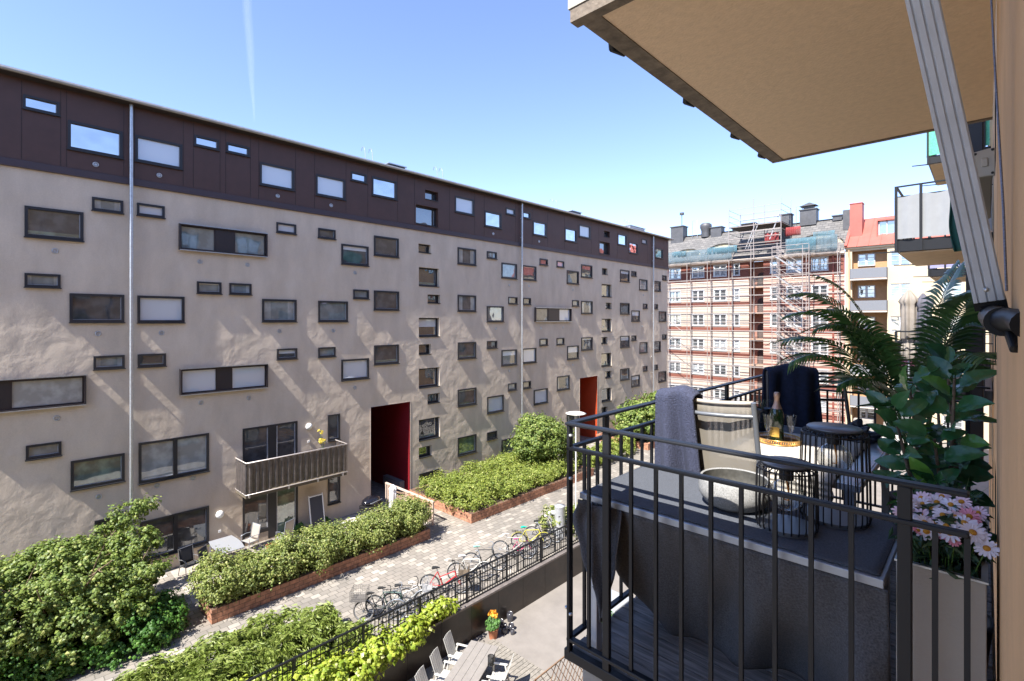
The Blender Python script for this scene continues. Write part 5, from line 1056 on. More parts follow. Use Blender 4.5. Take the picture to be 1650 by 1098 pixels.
for k, (a, lb) in enumerate(((-.85,'white slatted chair nearest the flower pot with its back to the dark wall'),(0.0,'middle white slatted chair on the wall side of the long table'),(.85,'white slatted chair on the wall side closest to the lime green climber'))):
    p = c_+u_*a-v_*.68; slat_chair(lb, p.x, p.y, math.atan2(v_.y, v_.x))
for a, lb in ((-.45,'white slatted chair at the balcony side of the table beside the trellis'),(.35,'white slatted chair at the balcony side near the bottom edge of the view')):
    p = c_+u_*a+v_*.78; slat_chair(lb, p.x, p.y, math.atan2(-v_.y, -v_.x)+.15)
def wlantern(name, label, x, y, z, r_, h, group=None):
    t = thing(name, label, 'lantern', (x,y,z), 0, group); MB().lathe((0,0,0), [(r_,0),(r_,h)], 20).build('mesh_side', netmat('lantern_mesh', (.02,.02,.02), .7), t, solid=.003)
    mb = MB(); mb.ring((0,0,h), r_, .008, 20, 5); mb.ring((0,0,.005), r_, .008, 20, 5); mb.disc((0,0,0), r_, .01, 20); mb.build('rim', M_black, t); MB().disc((0,0,.01), .04, h*.4, 12).build('candle', mat('candle', (.6,.57,.5), .6), t)
wlantern('candle_lantern', 'black mesh candle holder standing on the long garden table', -10.55, 10.2, DZ+.757, .09, .24)
mb = None
for i, (x, y, r_, h) in enumerate(((-12.55,12.65,.1,.22),(-12.55,13.1,.12,.3),(-12.15,12.75,.11,.2),(-12.2,12.45,.12,.24),(-11.95,12.6,.08,.16))):
    tag(MB().lathe((0,0,0), [(r_*.8,0),(r_,h*.5),(r_*.9,h),(r_*.86,h),(r_*.95,h*.5),(r_*.75,.01)], 18, True).build('glass_jar', mat('smoked_glass', (.05,.05,.06), .1, spec=.8), None), 'dark glass jar in the cluster beside the yellow flower pot', 'jar', 'dark glass jars beside the flower pot').location = (x, y, L)
fp = thing('flower_pot', 'clay pot of yellow orange flowers at the end of the deck', 'plant', (-12.3, 12.0, L))
MB().lathe((0,0,0), [(.13,0),(.18,.3),(.2,.31),(.2,.36),(.17,.36)], 20, True).build('pot', M_terra, fp); leafcloud('leaves', leafmat('pot_green', (.05,.14,.03), (.15,.3,.08)), fp, [(0,0,.52,.2,.2,.2)], 500, .11, 51, 20, .12); leafcloud('flowers', leafmat('orange_petal', (.75,.35,.02), (.85,.6,.1)), fp, [(0,0,.78,.17,.17,.1)], 330, .06, 52, 22, .05)
tr = thing('trellis', 'diamond lattice of brown laths below the balcony corner', 'trellis', (-8.75, 11.0, L), R(90))
mb = MB()
for i in range(-4, 8):
    a = i*.22; mb.bar((a,0,0),(a+.9,0,1.3),.02,.012); mb.bar((a+.9,.015,0),(a,.015,1.3),.02,.012)
mb.build('laths', mat('lath', (.2,.12,.07), .8, var=.3), tr)
mb = MB(); mb.bar((-.9,0,1.3),(2.5,0,1.3),.03,.03); mb.bar((-.9,0,0),(-.9,0,1.32),.03,.03); mb.build('frame', mat('lath'), tr)
tp = thing('trellis_plant', 'small green plant at the foot of the lattice seen below the table corner', 'plant', (-9.2, 14.6, L)); leafcloud('foliage', LF_i, tp, [(0,0,.5,.3,.4,.5)], 700, .1, 53, 20, .12)
bx = MB().box(-10.5,-9.6,15.4,16.6,L,L+.55).build('grey_storage_box', mat('grey_box2', (.3,.32,.34), .6), None, bevel=.03); tag(bx, 'pale grey storage box on the yard behind the balcony corner', 'box')

# far end of the yard
for i, (x, y) in enumerate(((-6.4,58.5),(-4.5,57.9))):
    b_ = thing('white_bench', ['white slatted bench at the far end of the yard, left of its pair', 'white slatted bench at the far end of the yard, right of its pair'][i], 'bench', (x,y,-11.66), PI+.15)
    mb = MB(); 
    for k in range(4): mb.box(-.75,.75,-.2+k*.11,-.2+k*.11+.085,.42,.45)
    mb.build('seat', M_white, b_); mb = MB(); mb.box(-.75,.75,.24,.27,.88,.96); mb.box(-.75,.75,.24,.27,.55,.6)
    for k in range(9): mb.box(-.72+k*.17,-.66+k*.17,.245,.265,.6,.9)
    mb.build('backrest', M_white, b_)
    for s in (-.72,.72): MB().box(s-.03,s+.03,-.22,-.16,0,.65).build('leg', M_white, b_); MB().box(s-.03,s+.03,.2,.26,0,.95).build('leg', M_white, b_)
    for s in (-.72,.72): MB().box(s-.04,s+.04,-.25,.26,.64,.68).build('armrest', M_white, b_)
ff = thing('low_wire_fence', 'low wire garden fence across the far end of the yard', 'fence', (-9,52.3,-11.63)); mb = MB()
for i in range(60): mb.box(i*.25-.006,i*.25+.006,-.006,.006,0,.95)
for z in (.1,.5,.93): mb.box(0,15,-.008,.008,z-.008,z+.008)
mb.build('wires', M_galv, ff)
MB().box(-12,8,51.9,52.2,-11.7,-11.5).build('kerb', mat('kerb_stone', (.4,.36,.32), .9)); tag(C.objects[-1], kind='structure')
for i, x in enumerate((-9.1,-6.6,-4.1)):
    t = MB().add([(x-1.0,61.2,-11.7),(x+1.0,61.2,-11.7),(x+.8,61.2,-10.1),(x-.8,61.2,-10.1),(x-1.0,62.2,-11.7),(x+1.0,62.2,-11.7),(x+.8,61.9,-10.1),(x-.8,61.9,-10.1)], [(0,1,2,3),(5,4,7,6),(1,5,6,2),(4,0,3,7),(3,2,6,7)]).build('light_well', mat('light_well_conc', (.3,.28,.25), .85, var=.3)); tag(t, 'sloping grey cellar light box at the foot of the yellow house', 'light well', 'cellar light boxes along the yellow house')
ty = thing('toy_tricycle', 'tiny red and white toy lying on the yard paving', 'toy', (-4.65, 50.2, -11.6)); MB().tube([(0,0,.3),(.5,.2,.35),(.9,.1,.5)], .08, 8).build('frame', mat('toy_red', (.6,.03,.04), .5), ty)
for p in ((0,0,.18),(.9,.1,.22),(.1,.35,.15)): MB().ring(p, .15, .05, 14, 6, 'y').build('wheel', M_white, ty)

# ------------------------------------------------------------------ on the furnished balcony
TZ = -.82
M_felt = mat('charcoal_felt', (.075,.083,.10), .95, var=.35, vscale=160, bump=.5, bscale=420, bdist=.002)
M_drape = mat('charcoal_drape', (.078,.081,.092), .95, var=.5, vscale=150, bump=.5, bscale=400, bdist=.002)
t1 = thing('aluminium_table', 'long aluminium edged side table behind the front railing, topped with dark felt', 'table', (-.82, 2.25, FL))
a, b, c, d = -.585, .585, -.305, .30; e = .026; zt = TZ-FL
mb = MB(); mb.box(a,b,c,c+e,zt-.028,zt); mb.box(a,b,d-e,d,zt-.028,zt); mb.box(a,a+e,c+e,d-e,zt-.028,zt); mb.box(b-e,b,c+e,d-e,zt-.028,zt); mb.build('frame_edge', M_alu, t1, bevel=.002)
MB().box(a+e,b-e,c+e,d-e,zt-.02,zt-.006).build('tabletop', mat('table_plate', (.2,.2,.22), .5), t1)
MB().grid(lambda u, v: (a+.012+(b-a-.024)*u, c+.018+(d-c-.03)*v, zt+.004+.0018*math.sin(u*21)*math.sin(v*9)), 40, 16).build('felt_cover', M_felt, t1, solid=.004)
for x in (a+.07, b-.07):
    for y in (c+.03+(.2 if x > 0 else 0), d-.05): MB().box(x-.022,x+.022,y-.022,y+.022,0,zt-.028).build('leg', mat('leg_pale', (.5,.53,.58), .4, .4), t1, bevel=.003)
dc = thing('draped_cloth', 'dark charcoal cloth hanging from the front edge of the side table to the floor', 'cloth', (-.82,2.25,0))
def drf(u, v):
    x = a+.03+(b-a-.02)*u; e_ = math.exp(-((u-.90)/.10)**2)
    fold = (.024*math.sin(u*15+1+v*2)+.016*math.sin(u*34+v*5)+.034*math.sin(u*7-v*4)+.022*math.sin(u*22+v*6))*min(1,v*1.9)+.06*v*math.sin((u-.78)*26)*e_
    lift = max(0, .10-u)/.10; zb = -1.545+.22*lift*lift
    y = c+.012+.42*(v**1.15)*(1-.55*e_)+fold
    return (x+.035*v*math.sin(u*9)-.05*v*e_, y, -.852+(zb+.852)*v)
MB().grid(drf, 110, 34).build('front_drape', M_drape, dc, solid=.006)
def drl(u, v):
    def lerp(t, P): 
        for (t0, x0), (t1, x1) in zip(P, P[1:]):
            if t <= t1: q = (t-t0)/(t1-t0); q = q*q*(3-2*q); return x0+(x1-x0)*q
        return P[-1][1]
    xl = lerp(v, [(0,-1.405),(.22,-1.458),(.5,-1.42),(1,-1.275)]); xr = lerp(v, [(0,-1.17),(.5,-1.19),(1,-1.255)])
    x = xl+(xr-xl)*u
    return (x+.82, 1.935-2.25+.018*math.sin(u*9+v*2)+.03*math.sin(PI*v)*(1-u)-.012*math.sin(u*20), -.85-.53*v+.04*u*v)
MB().grid(drl, 22, 22).build('end_flap', M_drape, dc, solid=.006)
M_bowl = mat('speckled_concrete', (.25,.25,.245), .9, var=.4, vscale=170, bump=.25, bscale=120, bdist=.003)
bo = thing('concrete_bowl', 'round speckled grey concrete bowl on the side table', 'bowl', (-.803, 2.262, TZ+.006))
MB().lathe((0,0,0), [(.0,.002),(.095,.002),(.125,.02),(.146,.055),(.148,.08),(.144,.112),(.140,.124),(.136,.127),(.131,.122)], 56, False).build('bowl', M_bowl, bo); MB().lathe((0,0,0), [(.131,.122),(.133,.09),(.134,.06),(.11,.03),(.0,.025)], 56).build('inside', mat('bowl_inside_shade', (.07,.068,.06), .8, var=.4, vscale=30), bo); MB().lathe((0,0,.058), [(.0,.0),(.132,.0)], 48).build('water', mat('bowl_water', (.05,.05,.045), .25, spec=.3), bo)  # inner wall coloured darker than the concrete to stand for shade in the hollow
M_lw = mat('lantern_wire', (.012,.012,.014), .4, .3); M_cl = glassmat('clear_glass', (.97,.98,.97)); M_fil = mat('amber_filament', (.75,.28,.04), .4)
M_disc = mat('lantern_disc', (.11,.12,.14), .35, .3)
def cage_lantern(label, x, y, rb, rt, h, n, seed):
    t = thing('wire_lantern', label, 'lantern', (x,y,TZ+.006), R(seed), 'black wire lanterns on the side table')
    MB().lathe((0,0,0), [(rb*.93,.002),(rb*.93,.018)], 40, True, True).build('base_disc', M_disc, t)
    for i in range(n):
        a_ = 2*PI*i/n; c_, s_ = math.cos(a_), math.sin(a_)
        MB().tube([(c_*rb*.80,s_*rb*.80,.006),(c_*rb*.97,s_*rb*.97,.012),(c_*rb,s_*rb,.03),(c_*(rb+rt)/2*1.01,s_*(rb+rt)/2*1.01,h*.5),(c_*rt,s_*rt,h-.022),(c_*rt*.96,s_*rt*.96,h-.006),(c_*rt*.80,s_*rt*.80,h)], .0026, 6).build('cage_wire', M_lw, t)
    for zz, q1, q2 in ((h, rt*.80, .0035), (.006, rb*.82, .004), (h-.012, rt*.99, .003)): MB().ring((0,0,zz), q1, q2, 44, 6).build('hoop', M_lw, t)
    MB().lathe((0,0,h+.004), [(.0,0),(rt*.83,0),(rt*.84,.006),(rt*.8,.010),(.0,.010)], 44).build('lid', M_disc, t)
    MB().lathe((0,0,h-.055), [(.026,0),(.026,.056)], 24, True, True).build('socket', M_black, t)
    rg = min(.062, rt*.62); zg = h-.055-rg*.95
    MB().lathe((0,0,zg), [(rg*math.sin(PI*k/16)+.0005, -rg*math.cos(PI*k/16)) for k in range(15)]+[(.02,rg*.98)], 28).build('bulb', M_cl, t)
    mb = MB(); mb.tube([(.0,0,zg+rg),(.008,0,zg+.01),(.008,0,zg-.022),(-.008,0,zg-.022),(-.008,0,zg+.012)], .0035, 6); mb.build('filament', M_fil, t)
    return t
cage_lantern('shorter black wire cage lantern in front at the right of the concrete bowl', -.568, 2.155, .108, .105, .247, 26, 3)
cage_lantern('taller black wire cage lantern behind the shorter one', -.452, 2.385, .124, .117, .365, 28, 7)

def back_chair(label, x, y, rz, w_, fab, met, open_back=False):
    t = thing('garden_armchair', label, 'chair', (x,y,FL), rz, 'garden armchairs on the furnished balcony'); h = 1.125; hw = w_/2
    for s in (-hw, hw): MB().tube([(0,s,h),(.075,s*1.06,.70),(.12,s*1.1,.42),(.02,s*1.12,.0)], .0135, 10).build('upright', met, t)
    for s in (-hw*1.12, hw*1.12): MB().tube([(.55,s,0),(.5,s,.40),(.47,s,.62)], .013, 8).build('leg', met, t)
    for s in (-hw*1.12, hw*1.12): MB().box(.08,.56,s-.022,s+.022,.625,.648).build('armrest', met, t, bevel=.008)
    mb = MB(); mb.tube([(.012,-hw,h-.075),(-.03,-hw*.5,h-.078),(-.042,0,h-.08),(-.03,hw*.5,h-.078),(.012,hw,h-.075)], .0115, 8); mb.build('crossbar', met, t); MB().tube([(.1,-hw,.43),(.1,hw,.43)], .011, 7).build('crossbar', met, t); MB().tube([(.5,-hw,.42),(.5,hw,.42)], .011, 7).build('crossbar', met, t)
    def bk(u, v): yy = -hw+.008+(w_-.016)*u; return (.002+.118*v-.028*math.sin(PI*u)*(1-v*.6)+.016, yy, h+.005-.012*math.sin(PI*u)-.69*v)
    if not open_back: MB().grid(bk, 12, 10).build('back_fabric', fab, t, solid=.002)
    if open_back:
        for dz_ in (0, .105, .21): MB().tube([(.0+dz_*.12,-hw,h-dz_-.01),(-.02+dz_*.12,0,h-dz_-.012),(.0+dz_*.12,hw,h-dz_-.01)], .011, 8).build('back_rail', met, t)
    else: MB().grid(bk_ := (lambda u, v: (.002-.028*math.sin(PI*u)+.016, -hw+.008+(w_-.016)*u, h+.003-.012*math.sin(PI*u)-.02*v)), 12, 1).build('back_hem', mat('hem', (.45,.4,.34), .8), t, solid=.008)
    MB().grid(lambda u, v: (.11+.4*v, -hw+.008+(w_-.016)*u, .435-.015*math.sin(PI*u)), 8, 8).build('seat_fabric', fab, t, solid=.003)
    return t
M_sling = netmat('taupe_sling', (.27,.245,.205), .80); M_sling2 = mat('dark_sling', (.06,.05,.045), .85); M_dfr = mat('dark_brown_frame', (.06,.05,.045), .4, .3)
back_chair('silver chair with taupe sling back seen from behind between the two tables', -1.115, 2.71, R(90), .495, M_sling, mat('chair_tube', (.15,.16,.175), .35, .3))
back_chair('dark chair turned towards the tray at the far end of the balcony', -1.08, 4.615, R(-55.5), .57, M_sling2, M_dfr, True)
def blanket(name, label, mtx, y0, y1, h, drop_f, drop_b, m_, folds, seed, flare=.06):
    t = thing(name, label, 'blanket', (0,0,0)); r = random.Random(seed); ph = [r.uniform(0,6) for _ in range(6)]
    def fn(u, v):
        L_ = drop_f+drop_b+.07; s_ = v*L_; top = .046
        if s_ < drop_f: dz = -(drop_f-s_); off = -top-.012; k = (drop_f-s_)/drop_f; ang = 0
        elif s_ < drop_f+.07: q = (s_-drop_f)/.07*PI; dz = .022*math.sin(q); off = -math.cos(q)*top; k = 0
        else: dz = -(s_-drop_f-.07); off = top+.012; k = (s_-drop_f-.07)/drop_b
        yy = y0+(y1-y0)*u; cen = (y0+y1)/2; yy = cen+(yy-cen)*(1+flare*2.2*k)
        dz -= .016*abs(2*u-1)**5+.012*math.sin(u*folds*.8+ph[2]); w_ = (math.sin(u*folds+ph[0]+k*.8)*.6+math.sin(u*folds*1.9+ph[1]+k*1.3)*.35)*(.016+.055*k)
        x = off+.085*(-dz)*1.0+(w_ if off > 0 else -w_); return tuple(mtx @ Vector((x, yy, h+.012+dz)))
    MB().grid(fn, 40, 54).build('folds', m_, t, solid=.016); return t
def Mt(x, y, rz): return Matrix.Translation((x,y,FL)) @ Matrix.Rotation(rz, 4, 'Z')
M_fleece = mat('blue_grey_fleece', (.048,.055,.095), 1, var=.4, vscale=110, bump=1, bscale=150, bdist=.008); M_navy = mat('navy_wool', (.008,.013,.035), .95, var=.4, vscale=30, bump=.5, bscale=300, bdist=.003)
blanket('fleece_blanket', 'fluffy blue grey fleece blanket hung over the left end of the silver chair', Mt(-1.115,2.71,R(90)), .045, .265, 1.13, .62, .5, M_fleece, 8.5, 3, .16)
blanket('navy_blanket', 'navy blue wool blanket hung over the back of the dark far chair', Mt(-1.08,4.615,R(-55.5)), -.30, .085, 1.14, .72, .66, M_navy, 10, 8, .05)

t2 = thing('coffee_table', 'grey topped metal table holding the tray and champagne', 'table', (-.86, 3.6, FL)); zt = TZ-FL
MB().box(-.38,.40,-.64,.66,zt-.025,zt).build('tabletop', mat('grey_glass_top', (.16,.18,.2), .25), t2, bevel=.004)
mb = MB(); mb.box(-.39,.41,-.65,-.641,zt-.03,zt+.002); mb.box(-.39,.41,.661,.67,zt-.03,zt+.002); mb.box(-.39,-.381,-.641,.661,zt-.03,zt+.002); mb.box(.401,.41,-.641,.661,zt-.03,zt+.002); mb.build('frame_edge', M_alu, t2)
for x in (-.34,.36):
    for y in (-.6,.62): MB().box(x-.02,x+.02,y-.02,y+.02,0,zt-.03).build('leg', M_alu, t2)
rn = thing('knitted_runner', 'cream ribbed knitted runner lying across the grey table under the tray', 'table runner', (0,0,TZ+.002))
def rnf(u, v):
    L_ = 1.02+.3; s_ = v*L_; x = -1.16+.60*u
    if s_ < .3: return (x+.004*math.sin(s_*90), 2.944-.012-.004*math.sin(s_*200), -(.3-s_)+.004)
    return (x+.004*math.sin(s_*60), 2.94+(s_-.3), .007+.0035*math.sin(s_*230)*(.5+.5*math.sin(s_*21)))
MB().grid(rnf, 12, 260).build('knit', mat('cream_knit', (.42,.39,.35), .95, var=.25, vscale=90, bump=.6, bscale=260, bdist=.004), rn, solid=.005)
tx, ty_ = -1.0, 3.62; TR = TZ+.014
ty2 = thing('serving_tray', 'round gilt tray with a pierced rim on the knitted runner', 'tray', (tx,ty_,TR)); M_gold = mat('brass_gold', (.72,.42,.13), .28, .9, var=.2, vscale=60)
MB().lathe((0,0,0), [(.0,.0),(.128,.0),(.131,.004),(.131,.007),(.0,.006)], 48).build('tray_base', mat('tray_mirror', (.2,.17,.14), .15, .6), ty2)
mb = MB(); mb.ring((0,0,.030), .133, .003, 60, 6); mb.ring((0,0,.004), .134, .004, 60, 6)
for i in range(60): a_ = i*PI/30; mb.tube([(math.cos(a_)*.133,math.sin(a_)*.133,.004),(math.cos(a_+.06)*.133,math.sin(a_+.06)*.133,.017),(math.cos(a_)*.133,math.sin(a_)*.133,.030)], .0022, 4, False); mb.tube([(math.cos(a_+.1)*.133,math.sin(a_+.1)*.133,.004),(math.cos(a_+.04)*.133,math.sin(a_+.04)*.133,.017),(math.cos(a_+.1)*.133,math.sin(a_+.1)*.133,.030)], .0022, 4, False)
mb.build('gallery_rim', M_gold, ty2)
bt = thing('champagne_bottle', 'dark green champagne bottle with gold foil and gold label on the tray', 'bottle', (tx-.012,ty_-.0,TR+.008))
MB().lathe((0,0,0), [(.0,.004),(.036,.0),(.042,.006),(.043,.16),(.040,.185),(.031,.21),(.020,.235),(.0155,.255),(.0145,.30),(.0,.301)], 32).build('glass', mat('bottle_glass', (.012,.03,.008), .06, spec=.9), bt)
MB().lathe((0,0,0), [(.0315,.2105),(.0208,.2365),(.0165,.256),(.0155,.282),(.0175,.284),(.0175,.312),(.014,.318),(.0,.319)], 32).build('foil', mat('rose_gold_foil', (.55,.36,.26), .35, .7, bump=.4, bscale=200), bt)
def lab(z0, z1, r_, w_, m_, nm):
    MB().grid(lambda u, v: (r_*math.cos(-2.27+(u-.5)*w_), r_*math.sin(-2.27+(u-.5)*w_), z0+(z1-z0)*v), 18, 1).build(nm, m_, bt)
lab(.028,.092,.0438,2.6,mat('label_gold', (.62,.38,.08), .4, .3), 'label'); lab(.118,.142,.0436,.7,mat('crest_brown', (.25,.17,.10), .5), 'crest')
for z in (.042,.052,.062,.074): lab(z, z+.003+(.006 if z > .07 else 0), .0441, 1.3 if z < .07 else .9, mat('label_ink', (.22,.12,.03), .6), 'print_line')
def flute(label, x, y):
    t = thing('champagne_flute', label, 'glass', (x,y,TR+.008), 0, 'champagne glasses on the tray')
    MB().lathe((0,0,0), [(.0,.001),(.03,.001),(.03,.003),(.006,.006),(.0045,.03),(.008,.035),(.0045,.04),(.0045,.058),(.012,.068),(.020,.09),(.025,.12),(.028,.15),(.032,.178)], 30).build('bowl_and_stem', M_cl, t); return t
flute('stemmed champagne glass left of the bottle', -1.045, 3.555); flute('stemmed champagne glass right of the bottle', -.925, 3.615)
bp_ = thing('black_planter_pot', 'small glossy black pot with a few thin blades of grass behind the silver chair', 'pot', (-1.21, 3.98, TZ+.002))
MB().lathe((0,0,0), [(.0,.002),(.045,.0),(.056,.15),(.058,.165),(.053,.165),(.05,.14),(.0,.14)], 30).build('pot', mat('gloss_black', (.012,.015,.022), .12), bp_)
mb = MB(); r_ = random.Random(3)
for i in range(11):
    a_ = r_.uniform(0,6.28); l_ = r_.uniform(.05,.12); mb.tube([(0,0,.14),(math.cos(a_)*l_*.3,math.sin(a_)*l_*.3,.2+l_*.3),(math.cos(a_)*l_,math.sin(a_)*l_,.2+l_*.1)], [.0015,.0012,.0004], 4)
mb.build('grass_blade', mat('dry_grass', (.12,.14,.08), .6), bp_)
cu = thing('crumpled_black_garment', 'crumpled shiny black cloth bundle on the far right corner of the grey table', 'clothing', (-.70, 4.10, TZ+.002))
def cuf(u, v):
    th = u*2*PI; ph = v*PI/2; n_ = 1+.22*math.sin(th*5+v*7)+.16*math.sin(th*9-v*11)+.1*math.sin(v*25+th*2)
    return (.15*math.cos(th)*math.cos(ph)*n_*1.15, .13*math.sin(th)*math.cos(ph)*n_, max(0,(.055+.05*max(0,math.cos(th-.3)))*math.sin(ph)*n_))
MB().grid(cuf, 70, 22).build('cloth', mat('shiny_black', (.01,.012,.02), .3, bump=.8, bscale=40, bdist=.01), cu)

# tall planter with daisies
pl_ = thing('tall_planter', 'tall beige box planter holding the daisies beside the wall', 'planter', (-.105, 2.0, FL)); hz = .782
M_pl = mat('beige_planter', (.36,.32,.27), .75, var=.06, vscale=4, bump=.2, bscale=90)
mb = MB(); x0, x1, y0, y1 = -.105, .105, 0, .62; t_ = .012; mb.box(x0,x1,y0,y0+t_,0,hz); mb.box(x0,x1,y1-t_,y1,0,hz); mb.box(x0,x0+t_,y0+t_,y1-t_,0,hz); mb.box(x1-t_,x1,y0+t_,y1-t_,0,hz); mb.build('box', M_pl, pl_, bevel=.003)
MB().box(x0+t_,x1-t_,y0+t_,y1-t_,.3,hz-.07).build('soil', M_soil, pl_)
mb = MB(); mb.box(x0-.004,x1+.004,y0-.004,y0+.014,hz+.001,hz+.007); mb.box(x0-.004,x0+.014,y0+.014,y1,hz+.001,hz+.007); mb.box(x1-.012,x1+.003,y0+.014,y1,hz+.001,hz+.007); mb.build('metal_rim', M_galv, pl_)
da = thing('daisy_plant', 'white and pink daisies growing from the tall planter', 'plant', (-.105, 2.0, FL+hz-.07))
leafcloud('leaves', leafmat('daisy_leaf', (.012,.04,.02), (.04,.10,.04), transl=.15, rough=.4), da, [(0,.16,.09,.10,.17,.10),(0,.42,.12,.10,.2,.12),(-.01,.1,.16,.09,.12,.07)], 2600, .035, 61, 13, .035, .6, .45)
mb = MB(); pts = []; r_ = random.Random(12)
fl = [(1481,800),(1470,820),(1484,812),(1499,806),(1498,831),(1520,811),(1527,820),(1539,823),(1478,852),(1507,845),(1530,840),(1551,843),(1496,868),(1563,806),(1579,816),(1558,788),(1568,875),(1597,850),(1585,862),(1516,799),(1561,860),(1602,876),(1528,790),(1512,868),(1545,868)]
DP = [(-.19,.07,.20),(-.20,.03,.17),(-.175,.10,.19),(-.155,.12,.2),(-.155,.05,.165),(-.13,.1,.19),(-.11,.06,.185),(-.1,.1,.17),(-.175,.0,.13),(-.15,.03,.145),(-.115,.03,.155),(-.09,.0,.16),(-.155,-.03,.115),(-.07,.05,.2),(-.05,.02,.19),(-.085,.13,.225),(-.07,-.03,.10),(-.02,.0,.14),(-.03,.05,.14),(-.14,.17,.2),(-.08,-.02,.135),(.0,-.03,.10),(-.11,.2,.23),(-.135,-.03,.12),(-.1,.01,.11),(-.19,.17,.18),(-.06,.2,.2),(-.18,.13,.15),(-.16,.15,.22),(-.12,.15,.21),(-.04,.1,.19),(-.02,.14,.2),(-.1,.04,.2),(-.14,-.01,.16),(-.06,.16,.24),(-.19,.09,.14),(-.03,-.02,.17),(-.125,.08,.15)]
M_pw = mat('petal_white', (.78,.72,.76), .6); M_pp = mat('petal_pink', (.80,.33,.42), .6); M_pk = mat('petal_blush', (.75,.56,.62), .6); M_yc = mat('daisy_centre', (.55,.25,.02), .8, bump=1, bscale=500, bdist=.002)
for i, (x, y, z) in enumerate(DP):
    x += .105; y += .03; z = .125+.5*z; rr_ = r_.uniform(.024,.033) if i not in (12,16) else .018; pm = M_pp if i in (12,16,24,30,35) else (M_pk if i % 3 == 1 else M_pw); stp = Vector((x*.6, y+.06, .0)); p = Vector((x,y,z)); mb.tube([stp, (stp+p)/2+Vector((0,.01,.01)), p], .0015, 4, False)
    nd = (Vector((.105,-2.0-.0,1.5-hz+.07))-p).normalized()*.75+Vector((r_.uniform(-.5,.5),r_.uniform(-.3,.3),.55+r_.uniform(-.2,.4))); nd.normalize(); q = nd.to_track_quat('Z','Y').to_matrix().to_4x4()
    f = MB(); f.M = Matrix.Translation(p) @ q; n_ = r_.choice((13,15,17))
    for k in range(n_):
        a_ = 2*PI*k/n_+r_.uniform(-.08,.08); L_ = rr_*r_.uniform(.88,1.1); w_ = rr_*.15; ca, sa = math.cos(a_), math.sin(a_); dr = r_.uniform(-.004,.003)
        def P_(rad, side, h): return (ca*rad-sa*side, sa*rad+ca*side, h)
        f.add([P_(rr_*.22,-w_*.5,.0),P_(rr_*.22,w_*.5,.0),P_(L_*.65,w_,.002),P_(L_*.92,w_*.75,dr),P_(L_,0,dr*1.3),P_(L_*.92,-w_*.75,dr),P_(L_*.65,-w_,.002)], [(0,1,2,3,4,5,6)])
    f_ = f.build('flower', pm, da); g_ = MB(); g_.M = f.M; g_.lathe((0,0,0), [(rr_*.30,.0),(rr_*.28,.003),(rr_*.17,.0055),(.0,.006)], 12); g_.build('flower_centre', M_yc, f_)
mb.build('stem', mat('stem'), da)

# rubber plant and palm
M_rub = leafmat('rubber_leaf', (.02,.085,.03), (.05,.16,.05), (.14,.34,.05), rough=.22, transl=.12)
nn_ = M_rub.node_tree; wv_ = nn_.nodes.new("ShaderNodeTexNoise"); wv_.inputs["Scale"].default_value = 45; wv_.inputs["Detail"].default_value = 3; tcx = nn_.nodes.new("ShaderNodeTexCoord"); nn_.links.new(tcx.outputs["Object"], wv_.inputs[0]); bpx = nn_.nodes.new("ShaderNodeBump"); bpx.inputs["Strength"].default_value = .6; bpx.inputs["Distance"].default_value = .006; nn_.links.new(wv_.outputs[0], bpx.inputs["Height"]); nn_.links.new(bpx.outputs[0], nn_.nodes["Principled BSDF"].inputs["Normal"])
rp = thing('rubber_plant', 'tall rubber plant with broad glossy dark leaves in a pot by the wall', 'plant', (-.13, 2.85, FL))
MB().lathe((0,0,0), [(.0,.0),(.12,.0),(.15,.28),(.155,.3),(.14,.3),(.0,.27)], 28).build('pot', M_black, rp)
stems = [[(0,0,.28),(.0,-.03,.7),(-.03,-.1,1.05)],[(0,0,.28),(-.1,-.05,.8),(-.17,-.08,1.15)],[(0,0,.28),(.02,-.02,.9),(.03,.0,1.3)],[(0,0,.28),(-.08,.05,.8),(-.12,.0,1.24)],[(0,.02,.28),(.04,.1,.8),(.0,.15,1.36)],[(0,0,.28),(-.05,-.08,.6),(-.02,-.2,.86)],[(0,.02,.28),(-.02,.25,.8),(-.05,.4,1.2)]]
mb = MB()
for s_ in stems: mb.tube(s_, [.012,.009,.005], 7)
mb.build('stems', M_bark, rp); mb = MB(); r_ = random.Random(33)
def leaf_at(mb, p, d, up, L_, w_, curl=.25):
    d = Vector(d).normalized(); up = Vector(up); sd_ = d.cross(up).normalized(); n_ = sd_.cross(d).normalized(); p = Vector(p); p0 = p+d*.03
    def f(u, v):
        x = v; ww = w_*math.sin(PI*(x**.85))**.75*(1 if 0 < x < 1 else 0)+.0008; q = (u-.5)*2
        return tuple(p0+d*(L_*x)+sd_*(q*ww)+n_*(abs(q)*ww*.32-curl*L_*x*x+.004*math.sin(x*24)*abs(q)))
    mb.grid(f, 6, 9); mb.tube([p, p0], .002, 4, False)
for s_ in stems:
    A_, B_, C_ = map(Vector, s_); n_ = 21
    for k in range(n_):
        f = .32+.68*k/(n_-1); p = A_.lerp(B_, f*2) if f < .5 else B_.lerp(C_, f*2-1); a_ = k*2.4+s_[2][0]*30; el = .15+.7*(k/n_)**2*1.2
        leaf_at(mb, p, (math.cos(a_)*math.cos(el), math.sin(a_)*math.cos(el)-.25, math.sin(el)-.1+r_.uniform(-.35,.35)), (r_.uniform(-.5,.2),r_.uniform(-1.1,-.3),.55), r_.uniform(.085,.145), r_.uniform(.024,.041), r_.uniform(.1,.5))
